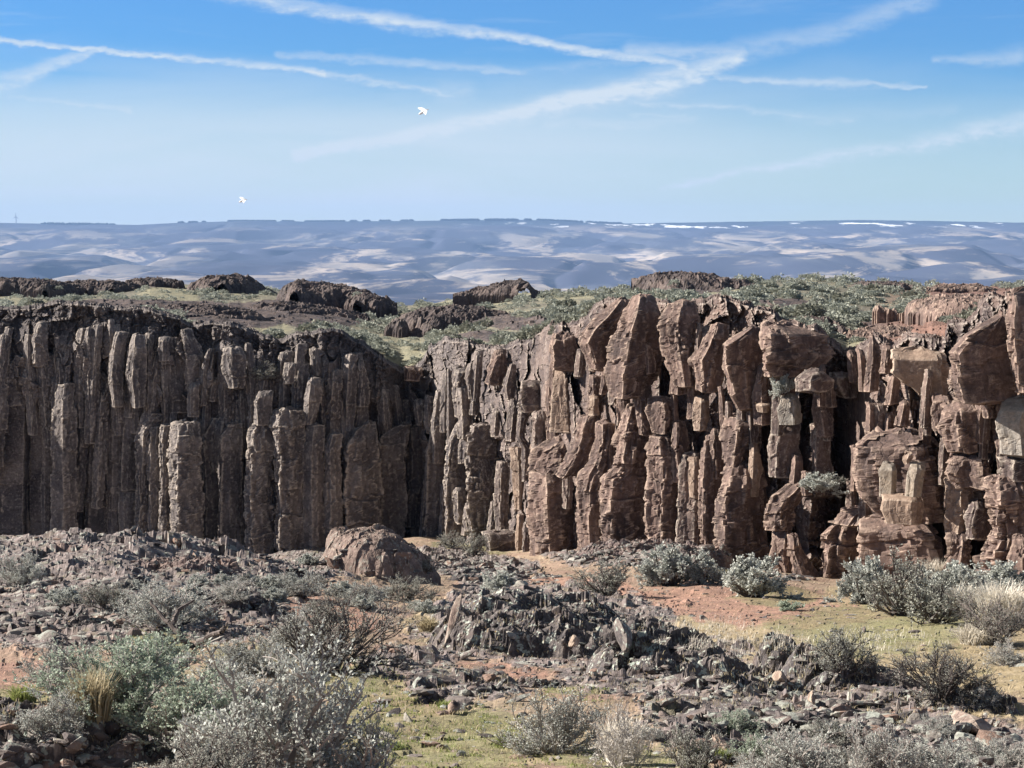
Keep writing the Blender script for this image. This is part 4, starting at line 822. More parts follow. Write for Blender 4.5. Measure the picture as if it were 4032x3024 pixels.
def bush(px, py, w, h, key, label, cat='sagebrush', group=None, name='sagebrush', wall=None, yaw=None):
    """px, py: foot in the 2212 px photo; w, h: size there in px"""
    global BUSHN
    BUSHN += 1
    if wall: Y = wall
    else: Y = float(hit(px*OV, py*OV)[0])
    if np.isnan(Y): Y = 45.
    x, y, z = [float(v) for v in at(px*OV, py*OV, Y)]
    if not wall: z = float(TOT(np.array([x]), np.array([y]))[0])
    st, fo = PROTO[key]; W = w*OV/F*Y; H = h*OV/F*Y; ph = .62 if key not in ('sage2', 'bare', 'pale', 'midtwig') else .69
    e = empty(name, (x, y, z-.02), label, cat, group); W *= 1.32; e.scale = (W, W, H/ph*1.04); e.rotation_euler = (0, 0, yaw if yaw is not None else BUSHN*2.4)
    for nm, me in (('stems', st), ('foliage', fo)):
        if me: o = bpy.data.objects.new(nm, me); COL.objects.link(o); o.parent = e
    return e
g1 = 'sagebrush in the foreground'; g2 = 'sagebrush on the flat below the cliff'
bush(265, 1560, 330, 200, 'green', 'large leafy green sagebrush at the lower left', group=g1)
bush(420, 1640, 300, 190, 'green', 'leafy green sagebrush overlapping the big grey one at the lower left', group=g1)
bush(600, 1690, 440, 330, 'sage', 'biggest grey-green sagebrush cut off by the bottom edge', group=g1)
bush(140, 1500, 190, 120, 'twiggy', 'thin grey twiggy bush at the left behind the green sagebrush', group=g1)
bush(720, 1455, 250, 185, 'bare', 'dark-stemmed twiggy bush with green grass at its foot left of the rock mound', group=g1)
bush(630, 1420, 170, 110, 'twiggy', 'grey twiggy bush left behind the dark-stemmed bush', group=g1)
bush(360, 1345, 200, 105, 'sage', 'grey-green sagebrush growing over the gnarled dead branch', group=g1)
bush(230, 1320, 120, 62, 'sage2', 'low dull sagebrush on the left slope', group=g1)
bush(45, 1262, 110, 72, 'sage', 'pale sagebrush at the left edge below the hump', group=g1)
bush(650, 1290, 130, 60, 'sage', 'low grey sagebrush left below the boulder', group=g1)
bush(770, 1310, 120, 56, 'twiggy', 'low twiggy sagebrush below the boulder', group=g1)
bush(870, 1300, 120, 60, 'sage2', 'dark green low sagebrush at the right foot of the boulder', group=g1)
bush(665, 1222, 50, 30, 'mid', 'small sagebrush in the notch left of the boulder', group=g2)
bush(500, 1300, 120, 50, 'twiggy', 'faint grey twiggy bush on the purple-brown rubble', group=g1)
bush(520, 1560, 260, 150, 'sage', 'grey sagebrush behind the biggest one, left of the green grass', group=g1)
bush(120, 1590, 150, 110, 'sage', 'grey-green sagebrush left of the drooping dry tuft', group=g1)
bush(330, 1470, 220, 110, 'green', 'green sagebrush in front of the dead trunk', group=g1)
bush(540, 1460, 170, 90, 'sage', 'grey sagebrush right of the dead trunk', group=g1)
bush(790, 1680, 140, 150, 'twiggy', 'loose twiggy sprigs right of the biggest sagebrush at the bottom edge', group=g1)
bush(440, 1720, 260, 150, 'sage2', 'dull sagebrush at the bottom edge left of the biggest one', group=g1)
rz = random.Random(12)
for (x0, x1, y0, y1, n, lab) in [(560, 930, 1262, 1330, 16, 'low grey sagebrush in the band below the boulder'), (20, 560, 1250, 1330, 10, 'small sagebrush sprinkled on the purple-brown slope'), (1380, 2200, 1590, 1700, 10, 'grey sagebrush growing between the rubble at bottom right'), (1880, 2200, 1250, 1330, 7, 'bush in the thicket at the foot of the right wall'), (1720, 2200, 1370, 1480, 7, 'tiny sagebrush dotting the dry flat at the right')]:
    for k in range(n):
        py = rz.uniform(y0, y1); s_ = (45+(py-1240)*.14)*rz.uniform(.7, 1.35)*(.55 if 'tiny' in lab else 1)
        bush(rz.uniform(x0, x1), py, s_, s_*.55, rz.choice(['sage', 'twiggy', 'sage', 'sage2']) if py > 1345 else rz.choice(['mid', 'midtwig', 'mid']), lab, group=lab)
bush(1190, 1625, 240, 150, 'twiggy', 'rounded grey twiggy bush at bottom centre', group=g1)
bush(1345, 1660, 130, 140, 'pale', 'whitish dead bush right of the rounded grey bush', group=g1, name='dead_bush', cat='dead bush')
bush(1500, 1680, 130, 120, 'sage2', 'small sagebrush at the bottom edge right of the whitish dead bush', group=g1)
bush(1590, 1580, 100, 70, 'green', 'small mint-green sagebrush beside the pinkish stone', group=g1)
bush(1730, 1700, 210, 150, 'sage', 'grey sagebrush rising from the bottom edge right of centre', group=g1)
bush(1880, 1700, 200, 150, 'twiggy', 'broad twiggy bush at the bottom edge', group=g1)
bush(2030, 1700, 200, 120, 'sage', 'rightmost sagebrush on the bottom edge', group=g1)
bush(1640, 1660, 110, 80, 'green', 'pale green sagebrush low in front of the rubble ridge', group=g1)
bush(1820, 1465, 140, 110, 'sage2', 'sagebrush with dark stems right of the jagged black knob', group=g1)
bush(2035, 1505, 190, 125, 'bare', 'rounded bare grey bush on the dry grass at the right', group=g1)
bush(2110, 1530, 120, 80, 'twiggy', 'smaller bare bush right of the rounded bare grey bush', group=g1)
bush(2150, 1395, 150, 110, 'bare', 'dark-branched bush below the white grass at the right edge', group=g2)
bush(1310, 1285, 120, 75, 'midtwig', 'thin greyish sagebrush casting a long shadow on the red dirt', group=g2)
bush(1450, 1265, 140, 92, 'mid', 'mint-green sagebrush in front of the layered column', group=g2)
bush(1525, 1262, 90, 62, 'mid', 'small sagebrush between the mint-green and the round one', group=g2)
bush(1620, 1290, 150, 96, 'mid', 'round grey sagebrush with a dark shadow right of centre', group=g2)
bush(1080, 1278, 84, 44, 'mid', 'low rounded sagebrush above the rock mound', group=g2)
bush(1025, 1204, 60, 46, 'midtwig', 'dull olive bush in the grassy hollow beside the stump', group=g2)
bush(975, 1186, 60, 32, 'midtwig', 'dark low bush in the grassy hollow', group=g2)
bush(1875, 1300, 130, 105, 'mid', 'leftmost bush of the tangled row at the foot of the right wall', group=g2)
bush(1945, 1330, 150, 125, 'midtwig', 'branched bush with a dark trunk in the tangled row', group=g2)
bush(2020, 1345, 150, 95, 'midtwig', 'broad bush in the middle of the tangled row', group=g2)
bush(2060, 1300, 140, 95, 'mid', 'bush behind the white grass at the right', group=g2)
bush(1990, 1268, 100, 50, 'midtwig', 'small bush at the wall foot behind the tangled row', group=g2)
bush(2160, 1285, 160, 80, 'mid', 'grey bush against the red rubble tower', group=g2)
bush(2180, 1440, 110, 60, 'twiggy', 'half-hidden twiggy bush at the right edge', group=g1)
bush(1850, 1240, 70, 40, 'mid', 'small bush at the foot of the squat block', group=g2)
bush(1700, 1318, 60, 22, 'midgreen', 'tiny green plant at the edge of the red dirt', group=g2)
bush(1762, 1062, 95, 44, 'mid', 'sagebrush growing on the wall above the dark hollow', wall=pathY(3212)-2.0)
bush(1692, 852, 62, 48, 'mid', 'sagebrush growing on the wall below the dark bulge', wall=pathY(3084)-1.7)
bush(1800, 1055, 60, 30, 'midtwig', 'thin dry plant on the wall right of the wall sagebrush', wall=pathY(3280)-1.0)
bush(575, 820, 60, 34, 'midtwig', 'dull bush on a ledge high in the left wall', wall=pathY(1050)-.9)

# plateau sagebrush: simple rounded crowns of leaf clumps
def farbush(seed, n, mat):
    rg = np.random.default_rng(seed); d = norm(rg.normal(size=(n, 3))); d[:, 2] = np.abs(d[:, 2]); rr = rg.uniform(.55, 1, n)**.6; lump = 1+.3*noise(d[:, 0]*2.2, d[:, 1]*2.2, d[:, 2]*2.2, seed)
    P = d*(rr*lump)[:, None]*np.array([.5, .5, .52]); V, Fq = quads(P, norm(d+rg.normal(size=(n, 3))*.6), rg.uniform(.10, .2, n), rg.uniform(.035, .07, n), rg)
    o = mesh_np('sagebrush', V, Fq, mat); me = o.data; bpy.data.objects.remove(o); return me, V, Fq
FB = [farbush(30+i, 380, L_FAR if i < 3 else L_FARD) for i in range(5)]
N = 2900; X = rng.uniform(-150, 4200, N); Yc = pathY(X)+3; y_ = Yc+(Ysk(X)+4-Yc)*rng.uniform(0, 1, N)**1.15
x_ = (X-2016)/(F*.993)*y_; z_, r_, g_ = PL(x_, y_, True); zT = PLT(x_, y_)
keep = (r_ < .55) & ((zT-z_ < .05) | (rng.random(N) < .15)) & ((g_ < .55) | (rng.random(N) < .35)) & (noise(x_/7, y_/12, 0, 500) > -.45+.2*(y_ > 160))
x_, y_, z_ = x_[keep], y_[keep], zT[keep]; sz = .38+.95*rng.random(len(x_))**1.8*np.where(y_ < 130, 1, 1.15); order = np.argsort(y_/sz)
rest = []
for c, i in enumerate(order):
    k = int(rng.integers(0, 5)); s = sz[i]; rz = rng.uniform(0, 6.28); hh = s*rng.uniform(.6, .95)
    if c < 195:
        o = bpy.data.objects.new('sagebrush', FB[k][0]); COL.objects.link(o); o.location = (x_[i], y_[i], z_[i]-.05); o.scale = (s, s, hh); o.rotation_euler = (0, 0, rz)
        tag(o, 'small rounded grey-green sagebrush on the plateau above the cliffs', 'sagebrush', 'sagebrush dotting the plateau')
    else:
        V = FB[k][1][:]; m = len(V)//4; sel = (np.arange(m) % 2 == 0) if y_[i] > 120 else np.ones(m, bool)
        V = V.reshape(m, 4, 3)[sel].reshape(-1, 3); cs, sn = math.cos(rz), math.sin(rz)
        rest.append(np.stack([x_[i]+s*(V[:, 0]*cs-V[:, 1]*sn), y_[i]+s*(V[:, 0]*sn+V[:, 1]*cs), z_[i]-.05+V[:, 2]*hh], -1))
V = np.concatenate(rest); o = mesh_np('distant_sagebrush', V, np.arange(len(V)).reshape(-1, 4), L_FAR); tag(o, 'scrub of countless small sagebrush on the plateau', 'scrub', kind='stuff')
print('plateau bushes', len(x_))

# ---------------------------------------------------------------- grass
def grass(name, P, hmin, hmax, wd, mat, label, lean=.35, cat='grass', parent=None, seed=0):
    rg = np.random.default_rng(seed+900); n = len(P); a = rg.uniform(0, 6.28, n); h = rg.uniform(hmin, hmax, n); d = np.stack([np.cos(a), np.sin(a), 0*a], -1); ln = rg.uniform(.1, 1, n)*lean
    s = np.stack([-np.sin(a+rg.uniform(-1, 1, n)), np.cos(a), 0*a], -1)*wd*rg.uniform(.6, 1.3, n)[:, None]
    m_ = P+d*(h*ln*.35)[:, None]+np.array([0, 0, 1])*(h*.6)[:, None]; t_ = P+d*(h*ln)[:, None]+np.array([0, 0, 1])*(h*(1-ln*.3))[:, None]
    V = np.stack([P-s, P+s, m_+s*.7, m_-s*.7, t_], 1).reshape(-1, 3); i = np.arange(n)*5
    o = mesh_np(name, V, [np.stack([i, i+1, i+2, i+3], -1), np.stack([i+3, i+2, i+4], -1)], mat, parent=parent)
    return tag(o, label, cat if not parent else None, kind='stuff' if not parent else None)
def scatter(Z, n, per, spread, seed, pad=1.0):
    """points on the ground below zones authored in the photo"""
    rg = np.random.default_rng(seed); a = np.array([q[2]*q[3] for q in Z], float); idx = rg.choice(len(Z), n, p=a/a.sum()); Zs = np.array(Z, float)[idx]
    th = rg.uniform(0, 6.28, n); rr = np.sqrt(rg.random(n))*pad; X = Zs[:, 0]+np.cos(th)*rr*Zs[:, 2]; y = Zs[:, 1]+np.sin(th)*rr*Zs[:, 3]
    Y = hit(X*OV, np.minimum(y, 1720)*OV, 8.5); ok = ~np.isnan(Y) & (Y < 104); X, y, Y = X[ok]*OV, np.minimum(y[ok], 1720)*OV, Y[ok]
    x, yy, z = at(X, y, Y); sp = spread*np.clip(Y/20, .6, 2.5)
    xx = np.repeat(x, per)+rg.normal(size=len(x)*per)*np.repeat(sp, per); yv = np.repeat(yy, per)+rg.normal(size=len(x)*per)*np.repeat(sp, per)
    return np.stack([xx, yv, TG(xx, yv)-.01], -1)
grass('green_grass', scatter(GREENZ, 700, 22, .05, 1), .012, .04, .003, M_GRASS, 'short bright green grass between the rocks', .8)
grass('dry_grass', scatter(DRYZ+[(1300,1400,900,140),(500,1500,600,120)], 1100, 16, .08, 2), .015, .06, .003, M_DRY, 'thin dry yellowish grass on the flat', .8)
grass('pale_grass', scatter([(1560,1380,150,30),(1660,1400,120,25),(1480,1350,120,18),(1900,1390,120,30)], 120, 20, .10, 3), .03, .11, .003, M_STRAW, 'straw-coloured dry grass by the red dirt', .7)
def tuft(px, py, w, h, mat, label, n=420, lean=.9, name='grass_tuft', thin=.006, wallY=None):
    Y = float(hit(px*OV, py*OV)[0]); Y = 40. if np.isnan(Y) else Y
    x, y, z = [float(v) for v in at(px*OV, py*OV, Y)]; z = float(TOT(np.array([x]), np.array([y]))[0]); W = w*OV/F*Y; H = h*OV/F*Y
    rg = np.random.default_rng(int(px)); r = np.sqrt(rg.random(n))*W*.22; a = rg.uniform(0, 6.28, n); P = np.stack([r*np.cos(a), r*np.sin(a), 0*a], -1)
    th = thin*max(Y/14, 1)**.8
    o = grass(name, P, H*.45, H*1.05, th, mat, label, lean*W/H*.5, cat='grass tuft', seed=int(px)); o['kind'] = ''; del o['kind']
    o.location = (x, y, z-.03); return o
tuft(200, 1560, 170, 150, M_DRY, 'drooping tall dry tuft in the middle of the green sagebrush at the left', 500)
tuft(50, 1520, 110, 55, M_GRASS, 'yellow-green tuft at the left edge', 420)
tuft(700, 1450, 90, 55, M_GRASS, 'bright green tuft at the foot of the dark-stemmed bush', 420)
tuft(925, 1365, 80, 40, M_DRY, 'yellowish tuft left of the leaning slab', 360)
tuft(320, 1400, 60, 40, M_GRASS, 'green tuft below the gnarled dead branch', 300)
tuft(1100, 1610, 110, 45, M_GRASS, 'green tuft left of the rounded grey bush', 320)
tuft(840, 1620, 120, 40, M_GRASS, 'fresh green tuft in the middle of the bottom lawn', 320)
tuft(1560, 1640, 70, 45, M_GRASS, 'green tuft between the rubble and the pinkish stone', 300)
tuft(1340, 1650, 130, 130, M_STRAW, 'whitish long-bladed tuft inside the dead bush', 500)
tuft(2020, 1262, 110, 62, M_STRAW, 'tall pale reed-like tuft behind the tangled row', 520, .6, thin=.004)
tuft(2090, 1330, 170, 85, M_STRAW, 'large pale grass clump left of the brightest one', 700, 1.1)
tuft(2165, 1350, 200, 112, M_STRAW, 'brightest whitish grass clump at the right edge', 900, 1.1)
tuft(2110, 1390, 160, 60, M_STRAW, 'pale grass clump in front of the brightest one', 500, 1.1)
tuft(1990, 1320, 110, 46, M_STRAW, 'pale grass spread among the tangled row', 500, 1.2)
tuft(960, 1528, 60, 30, M_GRASS, 'small dark green tuft left of the flat pink slab', 220)

# ---------------------------------------------------------------- loose stones
def ico(sub):
    import bmesh
    bm = bmesh.new(); bmesh.ops.create_icosphere(bm, subdivisions=sub, radius=1); bm.verts.ensure_lookup_table()
    V = np.array([v.co for v in bm.verts]); Fc = np.array([[v.index for v in f.verts] for f in bm.faces]); bm.free(); return V, Fc
IC2, IF2 = ico(2); IC3, IF3 = ico(3)
def stonegeo(seed, hi=False, k=11):
    rg = np.random.default_rng(seed); V, Fc = (IC3, IF3) if hi else (IC2, IF2); n = norm(rg.normal(size=(k, 3))); d = rg.uniform(.45, .85, k); dt = V@n.T
    r = np.min(np.where(dt > .05, d/np.maximum(dt, .05), 9), 1); r = np.minimum(r, 1.05); W = V*r[:, None]
    return W, Fc
ST = [stonegeo(70+i) for i in range(14)]
def rotm(rg, n):
    q = norm(rg.normal(size=(n, 4))); w, x, y, z = q.T
    return np.stack([1-2*(y*y+z*z), 2*(x*y-z*w), 2*(x*z+y*w), 2*(x*y+z*w), 1-2*(x*x+z*z), 2*(y*z-x*w), 2*(x*z-y*w), 2*(y*z+x*w), 1-2*(x*x+y*y)], -1).reshape(n, 3, 3)
def stonemat(name, cols):
    m, t, b = newmat(name); p = t.pos(); oi = t.N('ShaderNodeObjectInfo').outputs['Random']; a = t.attr('tone')[0]
    return m, t, b, p, oi, a
M_ST, t, b, p, oi, a = stonemat('loose_stone', 0)
f = t.M('FRACT', t.M('ADD', oi, a)); cr = t.N('ShaderNodeValToRGB'); cr.color_ramp.interpolation = 'CONSTANT'; t.l.new(f, cr.inputs[0])
for i, (pp, c) in enumerate([(0, (.070, .062, .064)), (.27, (.115, .098, .096)), (.50, (.165, .13, .118)), (.64, (.22, .15, .12)), (.72, (.17, .145, .135)), (.86, (.22, .20, .18)), (.965, (.33, .31, .28))]):
    e = cr.color_ramp.elements[i] if i < 2 else cr.color_ramp.elements.new(pp); e.position = pp; e.color = (*c, 1)
n4 = t.noise(p, 24, 4, .7); ln = t.noise(p, 9, 4, .6)
c = t.mix(t.M('MULTIPLY', t.ramp(ln, .54, .59), .75), cr.outputs[0], (.34, .365, .325)); c = t.mix(t.ramp(n4, .5, .7, 0, .5), c, (.06, .05, .05)); t.l.new(c, b.inputs['Base Color']); setbump(t, b, n4, .6, .02)
def stones(Z, n, smin, smax, seed, flat=.6, pad=1.0, Y0=8.5, f=None, near=None, px=False):
    rg = np.random.default_rng(seed); ar = np.array([q[2]*q[3] for q in Z], float); idx = rg.choice(len(Z), n, p=ar/ar.sum()); Zs = np.array(Z, float)[idx]
    th = rg.uniform(0, 6.28, n); rr = np.sqrt(rg.random(n))*pad; X = (Zs[:, 0]+np.cos(th)*rr*Zs[:, 2])*OV; y = np.minimum(Zs[:, 1]+np.sin(th)*rr*Zs[:, 3], 1720)*OV
    Y = hit(X, y, Y0, 112 if f is None else 240, f=f); ok = ~np.isnan(Y) & (Y < (104 if f is None else 230)); X, y, Y = X[ok], y[ok], Y[ok]; x, yy, z = at(X, y, Y); z = (f or TG)(x, yy)
    m = len(x); s = smin*(smax/smin)**(rg.random(m)**2.2)*np.clip(Y/20, .6, 3)**.45
    sc = np.stack([s*rg.uniform(.8, 1.9, m), s*rg.uniform(.6, 1.2, m), s*rg.uniform(.3, .9, m)*flat*1.3], -1)
    return np.stack([x, yy, z], -1), sc, Y, rg
P, sc, Y, rg = stones([q for q in ROCKZ if q[0] not in (1180, 1430, 1600, 300)], 3300, .016, .13, 81)
P4, sc4, Y4, _ = stones([q for q in ROCKZ if q[0] in (1430, 1600, 300)], 1900, .014, .075, 84); P = np.concatenate([P, P4]); sc = np.concatenate([sc, sc4]); Y = np.concatenate([Y, Y4])
P2, sc2, Y2, rg2 = stones(DIRTZ+DRYZ+GREENZ+[(1100,1450,1000,200)], 1500, .012, .07, 82); P = np.concatenate([P, P2]); sc = np.concatenate([sc, sc2]); Y = np.concatenate([Y, Y2])
P3, sc3, Y3, _ = stones([(1050,1236,95,26),(1000,1222,60,14),(1130,1250,80,14),(1400,1205,220,20),(1700,1245,60,12)], 900, .05, .16, 83); P = np.concatenate([P, P3]); sc = np.concatenate([sc, sc3]); Y = np.concatenate([Y, Y3])
Rm = rotm(rng, len(P)); tilt = rng.random(len(P)) < .2
ang = sc.max(1)/Y; order = np.argsort(-ang); VV, FF, TT = [], [], []; q = 0; STM = []
for i, (V, Fc) in enumerate(ST):
    o = mesh_np('stone', V, Fc, M_ST, attrs={'tone': np.zeros(len(V))}); STM.append(o.data); bpy.data.objects.remove(o)
for c, i in enumerate(order):
    k = int(rng.integers(0, len(ST)))
    if c < 300:
        o = bpy.data.objects.new('stone', STM[k]); COL.objects.link(o); o.location = P[i]+np.array([0, 0, -sc[i, 2]*.05]); o.scale = sc[i]; o.rotation_euler = (rng.uniform(-.5, .5), rng.uniform(-.5, .5), rng.uniform(0, 6.28))
        tag(o, 'loose angular stone lying among the rubble of the foreground', 'stone', 'loose stones on the rocky ground')
    else:
        V, Fc = ST[k]; W = V*sc[i]
        if tilt[i]: W = W@Rm[i].T
        else:
            a_1 = rng.uniform(0, 6.28); cs, sn = math.cos(a_1), math.sin(a_1); W = np.stack([W[:, 0]*cs-W[:, 1]*sn, W[:, 0]*sn+W[:, 1]*cs, W[:, 2]], -1)
        VV.append(W+P[i]+np.array([0, 0, -sc[i, 2]*.05])); FF.append(Fc+q); q += len(V); TT.append(np.full(len(V), rng.random()))
o = mesh_np('rubble', np.concatenate(VV), np.concatenate(FF), M_ST, attrs={'tone': np.concatenate(TT)}); tag(o, 'countless small broken stones strewn over the ground', 'rubble', kind='stuff')

def bigstone(px, py, w, h, dep, mat, label, rot=(0, 0, 0), seed=1, name='boulder', cat='boulder', k=9):
    Y = float(hit(px*OV, py*OV)[0]); x, y, z = [float(v) for v in at(px*OV, py*OV, Y)]; s = OV/F*Y; V, Fc = stonegeo(seed, True, k)
    V = V/np.abs(V).max(0)*np.array([w*s/2, dep/2, h*s/2]); V = V+norm(V)*(.03*w*s*fbm(V[:, 0]*9, V[:, 1]*9, V[:, 2]*9, 3, seed))[:, None]
    o = mesh_np(name, V, Fc, mat); o.location = (x, y, z+h*s*.36); o.rotation_euler = [R(r) for r in rot]; tag(o, label, cat); return o
bigstone(975, 1396, 20, 135, .12, M_BOULD, 'pale pinkish slab leaning upright against the left end of the dark mound', (0, 17, 10), 5, 'rock_slab', 'rock slab', 8)
bigstone(1345, 1400, 40, 84, .5, M_LICH, 'black upright rock tooth at the right shoulder of the dark mound', (0, -18, 0), 6, 'rock_slab', 'rock slab')
bigstone(450, 1330, 46, 26, .3, M_REDR, 'salmon-coloured stone on the dark ledge left of centre', (0, 8, 0), 7)
bigstone(960, 1545, 46, 12, .15, M_REDR, 'flat pinkish slab lying in the grass', (0, 3, 0), 8, 'rock_slab', 'rock slab')
bigstone(980, 1540, 26, 34, .1, M_REDR, 'small pink slab leaning on the grey bush', (0, 40, 0), 9, 'rock_slab', 'rock slab')
bigstone(1685, 1478, 34, 34, .25, M_TAN, 'yellowish lichen covered stone below the jagged black knob', (0, 0, 0), 10)
bigstone(1565, 1625, 60, 44, .3, M_REDR, 'pinkish stone beside the mint-green sagebrush', (0, 10, 0), 11)
bigstone(1275, 1545, 20, 14, .1, M_REDR, 'reddish chip at the tip of the black rock nose', (0, 0, 0), 12)
bigstone(1755, 1520, 20, 36, .15, M_TAN, 'upright tan stone in the right rubble ridge', (0, 6, 0), 13)
bigstone(2100, 1575, 110, 50, .5, M_BOULD, 'rust-brown slab face on the slope at the right', (0, 20, 0), 14)
bigstone(1240, 1395, 26, 30, .2, M_TAN, 'light brown knob on top of the dark mound', (0, 0, 0), 15)
bigstone(545, 1405, 20, 16, .12, M_REDR, 'small salmon stone below the twiggy bush', (0, 0, 0), 16)

# gnarled dead branch
def branch(name, pts, label, mat):
    V = []; Y = float(hit(pts[0][0]*OV, pts[0][1]*OV)[0]); S0, S1, Ra, Rb = [], [], [], []
    org = np.array([float(v) for v in at(pts[0][0]*OV, pts[0][1]*OV, Y)])
    rg = np.random.default_rng(4)
    def go(pp):
        Q = [np.array([float(v) for v in at(a*OV, b*OV, Y+d)])-org for (a, b, d, r) in pp]; Rr = [r for (_, _, _, r) in pp]
        for i in range(len(Q)-1):
            for k in range(4):
                t0, t1 = k/4, (k+1)/4; p0 = Q[i]+(Q[i+1]-Q[i])*t0; p1 = Q[i]+(Q[i+1]-Q[i])*t1; j0 = rg.normal(size=3)*.006; S0.append(p0 if not S0 or k == 0 else S1[-1]); S1.append(p1+(j0 if k < 3 else 0)); Ra.append(Rr[i]+(Rr[i+1]-Rr[i])*t0); Rb.append(Rr[i]+(Rr[i+1]-Rr[i])*t1)
    return go, lambda: (lambda vf: mesh_np(name, vf[0], vf[1], mat))(prisms(np.array(S0), np.array(S1), np.array(Ra), np.array(Rb), 7)), org
go, fin, org = branch('dead_branch', [(420, 1402)], '', W_DARK)
go([(420,1402,0,.032),(400,1385,0,.03),(370,1350,.1,.025),(345,1325,.2,.018),(325,1300,.3,.012)]); go([(370,1350,.1,.03),(385,1318,.2,.02),(420,1296,.3,.01)])
go([(420,1402,0,.032),(430,1388,-.1,.03),(455,1372,-.2,.022),(478,1365,-.3,.025),(485,1352,-.3,.008)]); go([(478,1365,-.3,.02),(492,1345,-.3,.006)])
go([(400,1385,0,.03),(360,1378,-.2,.02),(335,1360,-.2,.012),(310,1350,-.1,.006)])
o = fin(); o.location = org; tag(o, 'gnarled grey dead sagebrush trunk forking above the green bushes', 'dead branch')
# ---------------------------------------------------------------- air, sky, sun, camera
def boxmesh(name, x0, x1, y0, y1, z0, z1, mat):
    V = np.array([(a, b, c) for c in (z0, z1) for b in (y0, y1) for a in (x0, x1)], float)
    Fc = np.array([(0, 2, 3, 1), (4, 5, 7, 6), (0, 1, 5, 4), (2, 6, 7, 3), (0, 4, 6, 2), (1, 3, 7, 5)]); return mesh_np(name, V, Fc, mat)
mh = bpy.data.materials.new('haze'); mh.use_nodes = True; t = NT(mh.node_tree); t.n.remove(t.n['Principled BSDF'])
pv = t.N('ShaderNodeVolumePrincipled'); pv.inputs['Density'].default_value = HAZE; pv.inputs['Color'].default_value = (.36, .58, 1, 1); pv.inputs['Anisotropy'].default_value = .0
t.l.new(pv.outputs[0], t.n['Material Output'].inputs['Volume'])
o = boxmesh('haze', -16000, 16000, -120, 24000, -420, 420, mh); tag(o, 'thin blue air between here and the far hills', 'haze', kind='stuff')

w = bpy.data.worlds.new('World'); SC.world = w; w.use_nodes = True; t = NT(w.node_tree); bg = t.n['Background']
SUN_EL, SUN_AZ = R(29), math.atan2(-1, .19)      # azimuth clockwise from +Y
sky = t.N('ShaderNodeTexSky'); sky.sky_type = 'NISHITA'; sky.sun_disc = False; sky.sun_elevation = SUN_EL; sky.sun_rotation = SUN_AZ; sky.air_density = 1.0; sky.dust_density = .25; sky.ozone_density = 2.5; sky.altitude = 400
tc = t.N('ShaderNodeTexCoord'); sp = t.N('ShaderNodeSeparateXYZ'); t.l.new(tc.outputs['Generated'], sp.inputs[0])
yy = t.M('MAXIMUM', sp.outputs[1], .02); a0 = t.M('DIVIDE', sp.outputs[0], yy); e0 = t.M('DIVIDE', sp.outputs[2], yy)
cv = t.N('ShaderNodeCombineXYZ'); t.l.new(a0, cv.inputs[0]); t.l.new(e0, cv.inputs[1])
def mp(v, sc, off=(0, 0, 0), rot=0):
    m = t.N('ShaderNodeMapping'); t.l.new(v, m.inputs[0]); m.inputs['Scale'].default_value = sc; m.inputs['Location'].default_value = off; m.inputs['Rotation'].default_value = (0, 0, rot); return m.outputs[0]
nw = t.noise(mp(cv.outputs[0], (26, 60, 1)), 1, 4, .6); nw2 = t.noise(mp(cv.outputs[0], (120, 260, 1)), 1, 3, .65)
a = a0; e = t.M('ADD', e0, t.M('ADD', t.M('MULTIPLY', t.M('SUBTRACT', nw, .5), .009), t.M('MULTIPLY', t.M('SUBTRACT', nw2, .5), .0045)))
def ae(x, y): X, _, Z = at(x*OV, y*OV, 1.0); return float(X), float(Z)
K = OV/F
acc = None
pc = t.N('ShaderNodeCombineXYZ'); t.l.new(a, pc.inputs[0]); t.l.new(e, pc.inputs[1]); pvec = pc.outputs[0]
TR = [([(420,-22,16),(620,8,17),(850,46,17),(1150,90,11),(1480,142,12)], .62),
      ([(1602,118,18),(1480,165,34),(1250,215,30),(1000,268,19),(830,302,14),(640,335,13)], .72),
      ([(-30,88,8),(250,112,7),(480,132,9),(700,158,9)], .62), ([(700,158,9),(830,182,9),(980,206,7)], .38),
      ([(-30,190,30),(110,145,18),(228,104,6)], .48), ([(600,118,9),(900,138,12),(1120,152,9)], .30), ([(1120,152,9),(1420,130,16)], .2),
      ([(20,208,5),(150,222,5),(280,236,7)], .30), ([(1540,165,6),(1700,172,12),(1850,181,11),(2000,188,5)], .40), ([(1360,219,6),(1600,238,8),(1840,259,9)], .38), ([(1360,244,4),(1480,254,5)], .25),
      ([(1430,404,8),(1620,368,11),(1850,332,17),(2040,300,24),(2260,262,32)], .55), ([(1600,112,30),(1790,72,24),(2010,-5,22)], .26), ([(2020,128,10),(2200,120,22)], .28), ([(1360,112,20),(1590,112,20)], .42), ([(960,200,26),(1010,192,24)], .25), ([(1700,255,12),(2060,240,14)], .18),
      ([(1180,268,12),(1500,262,10)], .2)]
